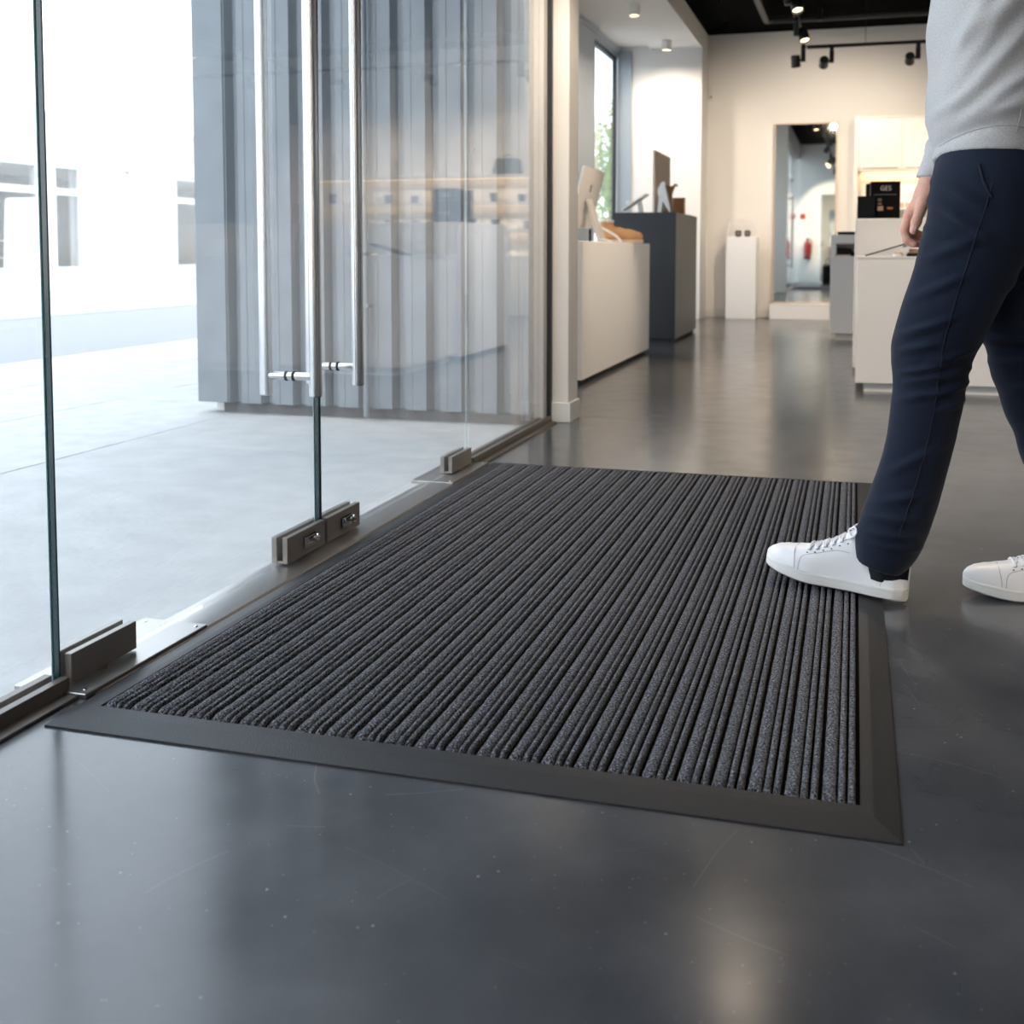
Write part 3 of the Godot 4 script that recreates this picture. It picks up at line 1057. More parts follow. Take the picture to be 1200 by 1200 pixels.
func bay() -> void:
	plinth("display_plinth", "long low white display plinth beside the pier with a tilted screen on top", V(-2.25, 0, -8.75), V(-1.505, 0.835, -6.48), M.laminate)
	plinth("display_plinth", "tall dark grey display plinth in the window bay behind the long white one", V(-2.02, 0, -11.2), V(-1.47, 1.11, -9.84), M.laminate_dark, 0.025, 0.02)
	# desktop screen seen from behind, tilted on an easel leg
	var s := thing("desktop_screen", "slim silver screen seen from behind, tilted on a stand on the white plinth", "monitor", V(-1.73, 0.835, -7.75))
	var tilt := Basis(V(0, 0, 1), -0.24)
	obj("panel", MB.new().box(V(-0.008, 0.0, -0.31), V(0.008, 0.41, 0.31), 0.004, Transform3D(tilt, V(-0.085, 0.105, 0))), M.screen_back, s)
	obj("emblem", MB.new().box(V(0.0078, 0.25, -0.02), V(0.009, 0.3, 0.02), 0.0, Transform3D(tilt, V(-0.085, 0.105, 0))), M.print_grey, s)
	var leg := MB.new()
	leg.slab(PackedVector2Array([Vector2(-0.03, 0.29), Vector2(-0.018, 0.3), Vector2(0.03, 0.15), Vector2(0.075, 0.03), Vector2(0.13, 0.012), Vector2(0.13, 0.0), Vector2(-0.14, 0.0), Vector2(-0.14, 0.012), Vector2(0.05, 0.014), Vector2(0.01, 0.15)]), -0.08, 0.08)
	obj("stand", leg, M.screen_back, s)
	obj("hinge", MB.new().tube(pts([[-0.03, 0.29, -0.05], [-0.03, 0.29, 0.05]]), 0.014, 12), M.matt_black, s)
	var pen := thing("stylus_stand", "thin upright black stylus beside the tilted screen", "stylus", V(-1.69, 0.835, -7.5))
	obj("foot", MB.new().lathe([[0, 0], [0.025, 0], [0.025, 0.006], [0.0, 0.008]], 16), M.matt_black, pen)
	obj("rod", MB.new().lathe([[0, 0.006], [0.009, 0.006], [0.009, 0.085], [0.004, 0.092], [0, 0.093]], 12), M.matt_black, pen)
	# a tan boot
	tan_shoe(V(-1.655, 0.835, -8.15), -0.15, "tan suede boot with pale collar standing on the white plinth", 1.25)
	# dark plinth: tablet on a wedge, tall board, stand, wooden block
	var w := thing("tablet", "white tablet on a sloping stand on the dark plinth", "tablet", V(-1.9, 1.11, -10.3))
	var sl := Basis(V(0, 0, 1), 0.58)
	obj("panel", MB.new().box(V(-0.13, 0.0, -0.09), V(0.13, 0.012, 0.09), 0.004, Transform3D(sl, V(0.0, 0.1, 0))), M.ceramic_white, w)
	obj("stand", MB.new().slab(PackedVector2Array([Vector2(-0.06, 0), Vector2(0.08, 0), Vector2(0.065, 0.008), Vector2(0.045, 0.115), Vector2(0.02, 0.1), Vector2(0.03, 0.01), Vector2(-0.06, 0.008)]), -0.05, 0.05), M.ceramic_white, w)
	obj("roll", MB.new().tube(pts([[-0.06, 0.1, -0.07], [-0.06, 0.1, 0.07]]), 0.02, 12), M.ceramic_white, w)
	var p := thing("display_board", "tall narrow pale board standing on the dark plinth", "board", V(-1.7, 1.11, -10.5))
	obj("panel", bx(-0.01, 0, -0.43, 0.01, 0.55, 0.43, 0.003), M.pale_wood, p)
	obj("base", bx(-0.05, 0, -0.2, 0.03, 0.015, 0.2, 0.003), M.ceramic_white, p)
	M.pale_wood.albedo_color = Color(0.82, 0.74, 0.66)
	obj("switch", bx(0.01, 0.07, 0.2, 0.014, 0.11, 0.25), M.print_grey, p)
	var q := thing("sculpted_stand", "small white and tan sculpted stand on the dark plinth", "ornament", V(-1.6, 1.11, -10.05))
	obj("pale_wing", MB.new().slab(PackedVector2Array([Vector2(-0.06, 0), Vector2(-0.02, 0), Vector2(-0.012, 0.1), Vector2(0.05, 0), Vector2(0.06, 0.02), Vector2(0.0, 0.27), Vector2(-0.03, 0.26), Vector2(-0.06, 0.18), Vector2(-0.045, 0.13)]), -0.05, 0.05), M.ceramic_white, q)
	obj("tan_wing", MB.new().slab(PackedVector2Array([Vector2(0.0, 0), Vector2(0.06, 0), Vector2(0.055, 0.16), Vector2(0.09, 0.25), Vector2(0.04, 0.235), Vector2(0.0, 0.25)]), -0.07, -0.051), M.tan_suede, q)
	obj("hook", MB.new().tube(spline([[0.06, 0.235, -0.06], [0.085, 0.25, -0.06], [0.1, 0.23, -0.06]], 4), 0.007, 8), M.dusty_plum, q)
	var bl := thing("wooden_block", "small tan block beside the sculpted stand on the dark plinth", "block", V(-1.52, 1.11, -10.35))
	obj("body", bx(-0.05, 0, -0.05, 0.05, 0.135, 0.05, 0.006), M.tan_suede, bl)
	obj("lid", bx(-0.052, 0.135, -0.052, 0.052, 0.142, 0.052, 0.002), M.tan_suede, bl)

func tan_shoe(at: Vector3, turn: float, label: String, k: float) -> void:
	var t := thing("ankle_boot", label, "boot", at, turn)
	var f := Field.new()
	f.k = 0.03
	f.chain([[V(-0.05, 0.12, 0), 0.038], [V(-0.045, 0.06, 0), 0.036], [V(0.02, 0.052, 0), 0.034], [V(0.09, 0.04, 0), 0.032], [V(0.14, 0.036, 0), 0.028]])
	f.cuts.append([V(0, 0.018, 0), V(0, -1, 0)])
	f.cuts.append([V(0, 0.125, 0), V(0.2, 1, 0).normalized()])
	var m := MB.new()
	nets(f, V(-0.11, 0.0, -0.06), V(0.2, 0.18, 0.06), 0.007, m)
	obj("upper", m, M.tan_suede, t)
	var so := MB.new()
	so.slab(PackedVector2Array([Vector2(-0.085, -0.03), Vector2(-0.03, -0.036), Vector2(0.1, -0.042), Vector2(0.16, -0.025), Vector2(0.172, 0), Vector2(0.16, 0.025), Vector2(0.1, 0.042), Vector2(-0.03, 0.036), Vector2(-0.085, 0.03)]), 0, 0.02, Transform3D(Basis(V(1, 0, 0), V(0, 0, -1), V(0, 1, 0)), Vector3.ZERO))
	obj("sole", so, M.pale_wood, t)
	obj("strap", MB.new().tube(spline([[-0.1, 0.1, 0.05], [-0.03, 0.075, 0.06], [0.03, 0.04, 0.06], [0.06, 0.01, 0.062]], 5), 0.007, 8), M.ceramic_white, t)
	t.scale = Vector3.ONE * k
	obj("collar", MB.new().lathe([[0.03, 0], [0.042, 0.004], [0.044, 0.014], [0.036, 0.02], [0.028, 0.016]], 18, Transform3D(Basis(V(0, 0, 1), -0.1), V(-0.05, 0.118, 0))), M.ceramic_white, t)

# ------------------------------------------------------------------ shop fittings
func furniture() -> void:
	# white plinth with a clear cover at the back wall
	plinth("display_plinth", "slim white plinth with two black speakers under a clear cover by the back wall", V(-1.42, 0, -13.72), V(-1.08, 0.94, -13.4), M.plinth_white, 0.0)
	for k in 2:
		var sp := thing("speaker", ["left one of two small black rounded speakers on the slim white plinth", "right one of two small black rounded speakers on the slim white plinth"][k], "speaker", V(-1.295 + 0.105 * k, 0.94, -13.5), 0.0, "pair of small black speakers")
		obj("body", MB.new().lathe([[0.0, 0.0], [0.022, 0.0], [0.03, 0.01], [0.037, 0.04], [0.036, 0.06], [0.028, 0.075], [0.0, 0.078]], 20), M.matt_black, sp)
		obj("grille", MB.new().lathe([[0.0, 0.0], [0.02, 0.0], [0.018, 0.004], [0.0, 0.005]], 16, Transform3D(Basis(V(1, 0, 0), V(0, 0, 1), V(0, -1, 0)), V(0, 0.042, 0.035))), M.print_grey, sp)
	var cv := thing("clear_cover", "clear acrylic cover over the two small black speakers", "cover", V(-1.25, 0.94, -13.53))
	var cb := MB.new()
	for b in [[-0.16, 0.0, -0.14, -0.156, 0.2, 0.11], [0.156, 0.0, -0.14, 0.16, 0.2, 0.11], [-0.156, 0.0, -0.14, 0.156, 0.2, -0.136], [-0.156, 0.0, 0.106, 0.156, 0.2, 0.11], [-0.16, 0.2, -0.14, 0.16, 0.204, 0.11]]:
		cb.box(V(b[0], b[1], b[2]), V(b[3], b[4], b[5]))
	obj("shell", cb, M.acrylic, cv)
	# mirror on its low base
	var mb := thing("mirror_base", "low white base under the tall mirror at the back wall", "base", V(-0.57, 0, -13.6))
	obj("body", bx(-0.36, 0, -0.185, 0.45, 0.165, 0.16, 0.003), M.plinth_white, mb)
	obj("top", bx(-0.365, 0.165, -0.19, 0.455, 0.172, 0.165, 0.002), M.plinth_white, mb)
	var mi := thing("standing_mirror", "tall rectangular mirror with a thin pale frame on the back wall", "mirror", V(-0.57, 0.172, -13.74))
	obj("frame", MB.new().box(V(-0.35, 0, -0.03), V(-0.335, 2.07, 0.02), 0.002).box(V(0.335, 0, -0.03), V(0.35, 2.07, 0.02), 0.002).box(V(-0.335, 0, -0.03), V(0.335, 0.015, 0.02), 0.002).box(V(-0.335, 2.055, -0.03), V(0.335, 2.07, 0.02), 0.002), M.pale_wood, mi)
	obj("glass", bx(-0.335, 0.015, -0.02, 0.335, 2.055, 0.01), M.mirror_glass, mi)
	# thermostat
	var th := thing("thermostat", "small white thermostat high on the back wall by the bay corner", "thermostat", V(-1.66, 2.54, -13.79))
	obj("body", bx(-0.03, 0, -0.01, 0.03, 0.17, 0.02, 0.005), M.ceramic_white, th)
	obj("button", bx(-0.012, 0.03, 0.02, 0.012, 0.05, 0.024, 0.002), M.print_grey, th)
	counters()
	cabinets()
	front_wall_things()

func counters() -> void:
	# low counter nearest
	var a := thing("service_counter", "low white counter behind the walking man, nearest of the counters", "counter", V(1.35, 0, -7.13))
	obj("body", bx(0.012, 0.05, -7.66, 2.7, 0.738, -6.63, 0.003), M.laminate, a, true)
	obj("toe_kick", bx(0.06, 0, -7.6, 2.64, 0.05, -6.68), M.laminate, a, true)
	obj("worktop", bx(0.006, 0.738, -7.66, 2.706, 0.75, -6.624, 0.002), M.laminate, a, true)
	# tall counter behind it
	var b := thing("display_counter", "tall white counter with black packaging on top behind the low counter", "counter", V(1.3, 0, -8.3))
	obj("body", bx(-0.005, 0.03, -8.9, 2.6, 0.985, -7.7, 0.003), M.laminate, b, true)
	obj("toe_kick", bx(0.03, 0, -8.87, 2.57, 0.03, -7.74), M.shadow_gap, b, true)
	# small counter further back, with a slot that holds black trays
	var c := thing("display_counter", "small white counter with an open slot of black trays beside the mirror", "counter", V(0.0, 0, -10.75))
	var bd := MB.new()
	bd.box(V(-0.205, 0.06, -11.1), V(0.25, 0.735, -10.4), 0.003).box(V(-0.205, 0.735, -11.1), V(0.25, 0.84, -10.6), 0.0).box(V(-0.205, 0.84, -11.1), V(0.25, 0.92, -10.4), 0.003).box(V(-0.205, 0.735, -10.6), V(-0.16, 0.84, -10.4))
	obj("body", bd, M.laminate, c, true)
	obj("toe_kick", bx(-0.15, 0, -11.0, 0.2, 0.06, -10.46), M.laminate, c, true)
	var t1 := thing("black_tray", "flat black tray lying on top of the small counter by the mirror", "tray", V(-0.06, 0.92, -10.5))
	obj("dish", MB.new().box(V(-0.09, 0, -0.07), V(0.09, 0.02, 0.07), 0.006), M.matt_black, t1)
	obj("rim", MB.new().box(V(-0.095, 0.02, -0.075), V(0.095, 0.026, 0.075), 0.002), M.black_card, t1)
	var t2 := thing("black_box", "black box in the front slot of the small counter by the mirror", "box", V(-0.06, 0.735, -10.47))
	obj("body", MB.new().slab(PackedVector2Array([Vector2(-0.09, 0), Vector2(0.12, 0), Vector2(0.12, 0.075), Vector2(0.05, 0.03), Vector2(0.02, 0.07), Vector2(-0.09, 0.075)]), -0.06, 0.05), M.matt_black, t2)
	obj("tag", bx(-0.09, -0.0, 0.05, 0.02, 0.012, 0.052), M.print_pink, t2)
	# black packaging with a printed front
	var g1 := thing("product_box", "tall black printed box with white lettering on the tall counter", "box", V(0.2, 0.985, -7.95), 0.05)
	obj("body", bx(-0.115, 0, -0.05, 0.07, 0.245, 0.05, 0.002), M.black_card, g1)
	var tm := TextMesh.new()
	var sf := SystemFont.new()
	sf.font_names = PackedStringArray(["Droid Sans"])
	tm.font = sf
	tm.text = "GES"
	tm.font_size = 32
	tm.pixel_size = 0.00125
	tm.depth = 0.001
	var tx := obj("lettering", tm, M.print_white, g1)
	tx.position = V(-0.02, 0.2, 0.051)
	obj("strapline", bx(-0.095, 0.158, 0.05, 0.045, 0.162, 0.0512), M.print_grey, g1)
	obj("picture", bx(-0.07, 0.055, 0.05, -0.035, 0.085, 0.0515), M.print_pink, g1)
	obj("picture", bx(-0.07, 0.095, 0.05, -0.045, 0.105, 0.0515), M.print_orange, g1)
	obj("picture", bx(-0.01, 0.065, 0.05, 0.025, 0.078, 0.0515), M.print_orange, g1)
	obj("picture", bx(-0.07, 0.115, 0.05, -0.045, 0.135, 0.0512), M.print_grey, g1)
	var g2 := thing("product_box", "low dark navy box at the left front of the tall black printed box", "box", V(0.07, 0.985, -7.83), 0.05)
	obj("body", bx(-0.062, 0, -0.04, 0.045, 0.145, 0.04, 0.002), M.navy_card, g2)
	obj("lid", bx(-0.063, 0.128, -0.041, 0.046, 0.147, 0.041, 0.002), M.navy_card, g2)
	var g3 := thing("product_box", "plain black box standing behind the printed black box", "box", V(0.19, 0.985, -8.12), 0.05)
	obj("body", bx(-0.13, 0, -0.05, 0.02, 0.238, 0.05, 0.002), M.black_card, g3)
	obj("lid", bx(-0.131, 0.21, -0.051, 0.021, 0.241, 0.051, 0.002), M.black_card, g3)
	# on the low counter: sloping tablet, small cases
	var s := thing("tablet", "thin black tablet on a sloping stand on the low counter by the hand", "tablet", V(0.17, 0.75, -6.85))
	obj("panel", MB.new().box(V(-0.12, 0, -0.08), V(0.125, 0.007, 0.08), 0.003, Transform3D(Basis(V(0, 0, 1), 0.3), V(0.0, 0.035, 0))), M.matt_black, s)
	obj("stand", MB.new().slab(PackedVector2Array([Vector2(0.05, 0), Vector2(0.12, 0), Vector2(0.115, 0.066), Vector2(0.09, 0.058)]), -0.05, 0.05), M.ceramic_white, s)
	var e := thing("charging_case", "small pinkish white rounded case on the low counter", "case", V(0.225, 0.75, -6.7))
	obj("base", MB.new().lathe([[0, 0], [0.024, 0], [0.028, 0.006], [0.028, 0.012], [0, 0.012]], 18), M.ceramic_white, e)
	obj("lid", MB.new().lathe([[0, 0.0125], [0.028, 0.0125], [0.026, 0.019], [0.012, 0.023], [0, 0.023]], 18), M.print_pink, e)
	var ph := thing("phone_case", "dark green and black case lying on the low counter beside the leg", "case", V(0.32, 0.75, -6.72))
	obj("body", bx(-0.05, 0, -0.03, 0.06, 0.014, 0.03, 0.004), M.matt_black, ph)
	obj("strip", bx(-0.045, 0.014, -0.025, 0.02, 0.02, 0.025, 0.002), mat("bottle_green", Color(0.14, 0.27, 0.23), 0.4), ph)
	var bk := thing("card_stack", "small stack of pale cards behind the dark case on the low counter", "cards", V(0.3, 0.75, -6.95))
	for i in 3:
		obj("card", bx(-0.04 + i * 0.003, i * 0.014, -0.03, 0.05, i * 0.014 + 0.013, 0.03, 0.002), [M.print_white, M.print_pink, M.print_orange][i], bk)

func cabinets() -> void:
	# fitted unit on the back wall: side panel, wall cupboards, lit shelves below and to the right
	var u := thing("shelf_unit", "white fitted wall unit with cupboards over lit shelves at the back wall", "cabinet", V(2.1, 0, -13.6))
	var bd := MB.new()
	bd.box(V(-0.03, 0, -13.79), V(0.01, 2.26, -13.42), 0.002)
	bd.box(V(0.01, 1.69, -13.79), V(0.93, 2.24, -13.45))
	bd.box(V(0.01, 2.24, -13.79), V(0.95, 2.26, -13.42), 0.002)
	bd.box(V(0.93, 0, -13.79), V(0.95, 2.24, -13.42), 0.002)
	bd.box(V(0.01, 0, -13.79), V(0.93, 0.8, -13.45), 0.002)
	bd.box(V(0.95, 0, -13.79), V(4.3, 0.72, -13.42), 0.002)
	bd.box(V(4.3, 0, -13.79), V(4.34, 2.4, -13.42), 0.002)
	obj("carcass", bd, M.cabinet_white, u, true)
	for x in [0.015, 0.472]:
		var d := obj("door", bx(x, 1.695, -13.45, x + 0.452, 2.236, -13.43, 0.002), M.cabinet_white, u, true)
		d.name = "door" if x < 0.1 else "door_001"
		obj("finger_pull", bx(x + 0.04, 1.686, -13.448, x + 0.41, 1.694, -13.434), M.shadow_gap, d)
	obj("light_shelf", bx(0.015, 1.665, -13.78, 0.925, 1.685, -13.42, 0.002), M.cabinet_white, u, true)
	obj("shelf", bx(0.012, 1.235, -13.785, 0.928, 1.258, -13.5, 0.002), M.cabinet_white, u, true)
	for k in 3:
		var y: float = [1.71, 1.375, 1.04][k]
		var w := thing("wall_shelf", ["topmost long white lit shelf beside the wall cupboards, under the handbag", "middle one of three long white lit shelves beside the wall cupboards", "lowest of three long white lit shelves beside the wall cupboards"][k], "shelf", V(2.62, y, -13.62), 0.0, "lit wall shelves")
		obj("board", bx(0.952, y - 0.025, -13.79, 4.298, y, -13.46, 0.002), M.cabinet_white, w, true)
		obj("front_lip", bx(0.952, y - 0.045, -13.475, 4.298, y - 0.025, -13.46), M.cabinet_white, w, true)
		obj("light_strip", bx(1.0, y - 0.034, -13.77, 4.25, y - 0.026, -13.755), M.strip_glow, w, true)
	obj("niche_light_strip", bx(0.05, 1.655, -13.77, 0.9, 1.663, -13.755), M.strip_glow, u, true)
	for y in [1.67, 1.34, 1.0]:
		shelf_light(V(2.6, y - 0.002, -13.74), V(3.2, 0, 0), 2.2)
	shelf_light(V(0.47, 1.648, -13.74), V(0.85, 0, 0), 1.6)
	# goods on the niche shelf
	for k in 4:
		var q := thing("candle_jar", "%s of four small pale candle jars on the lit niche shelf" % ["leftmost", "second from left", "third from left", "rightmost"][k], "jar", V(0.4 + k * 0.075, 1.258, -13.6), 0.0, "pale jars on the lit niche shelf")
		obj("jar", MB.new().lathe([[0, 0], [0.026, 0], [0.028, 0.006], [0.028, 0.05], [0.026, 0.053], [0, 0.053]], 16), M.print_pink, q)
		obj("lid", MB.new().lathe([[0, 0.0535], [0.029, 0.0535], [0.029, 0.064], [0, 0.066]], 16), M.ceramic_white, q)
	# handbag on the top shelf
	var h := thing("handbag", "grey trapezoid handbag with a thin handle on the top shelf of the wall unit", "handbag", V(1.42, 1.71, -13.6))
	var poly := PackedVector2Array([Vector2(-0.165, 0), Vector2(0.165, 0), Vector2(0.175, 0.02), Vector2(0.14, 0.185), Vector2(0.125, 0.195), Vector2(-0.125, 0.195), Vector2(-0.14, 0.185), Vector2(-0.175, 0.02)])
	obj("body", MB.new().slab(poly, -0.07, 0.07), M.grey_leather, h)
	obj("handle", MB.new().tube(spline([[-0.045, 0.19, 0], [-0.04, 0.225, 0], [0, 0.24, 0], [0.04, 0.225, 0], [0.045, 0.19, 0]], 5), 0.006, 8), M.grey_leather, h)
	obj("clasp", bx(-0.012, 0.13, 0.07, 0.012, 0.15, 0.076, 0.002), M.chrome, h)
	# rows of small goods on the two shelves below
	var rng := RandomNumberGenerator.new()
	rng.seed = 9
	var names := ["tumbler", "beaker"]
	var nth := ["first", "second", "third", "fourth", "fifth", "sixth", "seventh", "eighth"]
	for r in 2:
		for k in 8:
			var x := 1.2 + k * 0.36 + rng.randf_range(-0.05, 0.05)
			var y: float = [1.375, 1.04][r]
			var q := thing(names[r], "%s dark %s from the left on the %s lit shelf of the wall unit" % [nth[k], names[r], ["middle", "lowest"][r]], "cup", V(x, y, -13.6), 0.0, "dark cups on the %s shelf" % ["middle", "lowest"][r])
			var hh := rng.randf_range(0.09, 0.14)
			obj("cup", MB.new().lathe([[0, 0], [0.035, 0], [0.038, 0.005], [0.05, hh], [0.047, hh], [0.036, 0.01], [0, 0.009]], 18), [M.dusty_plum, M.grey_leather][k % 2], q)
			obj("foot_ring", MB.new().lathe([[0.03, 0.0], [0.04, 0.0], [0.041, 0.006], [0.03, 0.006]], 18), M.ceramic_white, q)

func shelf_light(p: Vector3, long: Vector3, e: float) -> void:
	var l := AreaLight3D.new()
	l.name = "shelf_light"
	l.area_size = Vector2(long.x, 0.02)
	l.light_energy = e * 0.07
	l.light_color = Color(1.0, 0.84, 0.64)
	l.shadow_enabled = true
	l.position = p
	l.rotation = V(-PI / 2.0 + 0.35, 0, 0)
	add_child(l, true)

func front_wall_things() -> void:
	# seen only in the tall mirror
	var e := thing("fire_extinguisher", "red fire extinguisher on the wall beside the glass front", "extinguisher", V(-1.1, 0.58, 0.9))
	obj("cylinder", MB.new().lathe([[0, 0], [0.07, 0], [0.075, 0.01], [0.075, 0.36], [0.06, 0.41], [0.025, 0.43], [0.02, 0.46], [0, 0.46]], 20), M.extinguisher_red, e)
	obj("band", MB.new().lathe([[0.074, 0.0], [0.0765, 0.0], [0.0765, 0.06], [0.074, 0.06]], 20), M.matt_black, e)
	obj("valve", MB.new().box(V(-0.025, 0.455, -0.02), V(0.025, 0.5, 0.02), 0.004).box(V(-0.01, 0.49, -0.08), V(0.01, 0.5, 0.02), 0.002), M.matt_black, e)
	obj("hose", MB.new().tube(spline([[0.02, 0.47, 0], [0.09, 0.44, 0], [0.095, 0.25, 0], [0.085, 0.1, 0]], 5), 0.011, 8), M.rubber_ring, e)
	obj("bracket", bx(-0.03, 0.2, 0.06, 0.03, 0.34, 0.1, 0.003), M.black_metal, e)
	var s := thing("wall_sign", "small red sign on the wall above the fire extinguisher", "sign", V(-1.22, 1.6, 0.99))
	obj("plate", bx(-0.06, -0.06, -0.006, 0.06, 0.06, 0.01, 0.002), M.extinguisher_red, s)
	obj("edge", bx(-0.065, -0.065, -0.003, 0.065, 0.065, 0.01), M.print_white, s)
	var m := thing("wall_mirror", "white framed tall mirror on the wall behind the camera", "mirror", V(-0.55, 0.0, 0.97))
	obj("frame", MB.new().box(V(-0.3, 0, -0.02), V(-0.24, 2.17, 0.03), 0.003).box(V(0.24, 0, -0.02), V(0.3, 2.17, 0.03), 0.003).box(V(-0.24, 2.11, -0.02), V(0.24, 2.17, 0.03), 0.003).box(V(-0.24, 0, -0.02), V(0.24, 0.06, 0.03), 0.003), M.plinth_white, m)
	obj("glass", bx(-0.24, 0.06, -0.01, 0.24, 2.11, 0.02), M.mirror_glass, m)
	var b := thing("carry_bag", "black upright carry bag standing before the wall mirror", "bag", V(-0.62, 0.0, 0.82))
	obj("body", MB.new().box(V(-0.12, 0, -0.07), V(0.12, 0.45, 0.07), 0.015), M.black_card, b)
	obj("handle", MB.new().tube(spline([[-0.05, 0.44, 0], [-0.05, 0.56, 0], [0, 0.6, 0], [0.05, 0.56, 0], [0.05, 0.44, 0]], 5), 0.007, 8), M.black_card, b)

# ------------------------------------------------------------------ lamps
func spot_lamp(label: String, at: Vector3, aim: Vector3, e: float, group := "black spotlights on the ceiling tracks", angle := 30.0) -> void:
	# at is the underside of the track; the can hangs below it and looks along aim
	var t := thing("track_spotlight", label, "spotlight", at, 0.0, group)
	obj("adaptor", MB.new().box(V(-0.018, -0.03, -0.06), V(0.018, 0.0, 0.06), 0.003), M.black_metal, t)
	obj("driver_box", MB.new().box(V(-0.02, -0.135, -0.03), V(0.02, -0.025, 0.03), 0.004), M.black_metal, t)
	var d := aim.normalized()
	var side := d.cross(Vector3.UP).normalized()
	var up := side.cross(d)
	# local -y of the lathe looks along d
	var bs := Basis(side, -d, side.cross(-d))
	var c := V(0, -0.13, 0) - side * 0.068
	obj("can", MB.new().lathe([[0.0, 0.055], [0.036, 0.055], [0.04, 0.05], [0.042, -0.05], [0.039, -0.052], [0.036, -0.03], [0.0, -0.03]], 24, Transform3D(bs, c)), M.lamp_body, t)
	obj("pivot", MB.new().tube(pts([[0, -0.12, 0], [c.x, -0.125, c.z]]), 0.012, 10), M.black_metal, t)
	obj("lamp_face", MB.new().lathe([[0.0, -0.031], [0.034, -0.031], [0.034, -0.037], [0.0, -0.039]], 20, Transform3D(bs, c)), M.warm_glow, t)
	var l := SpotLight3D.new()
	l.name = "spot_light"
	l.light_color = Color(1.0, 0.92, 0.82)
	l.light_energy = e * 0.5
	l.spot_angle = angle
	l.spot_angle_attenuation = 0.7
	l.spot_range = 20.0
	l.spot_attenuation = 2.0
	l.light_size = 0.034
	l.shadow_enabled = true
	l.position = c + d * 0.055
	l.basis = Basis(side, up, -d)
	t.add_child(l)

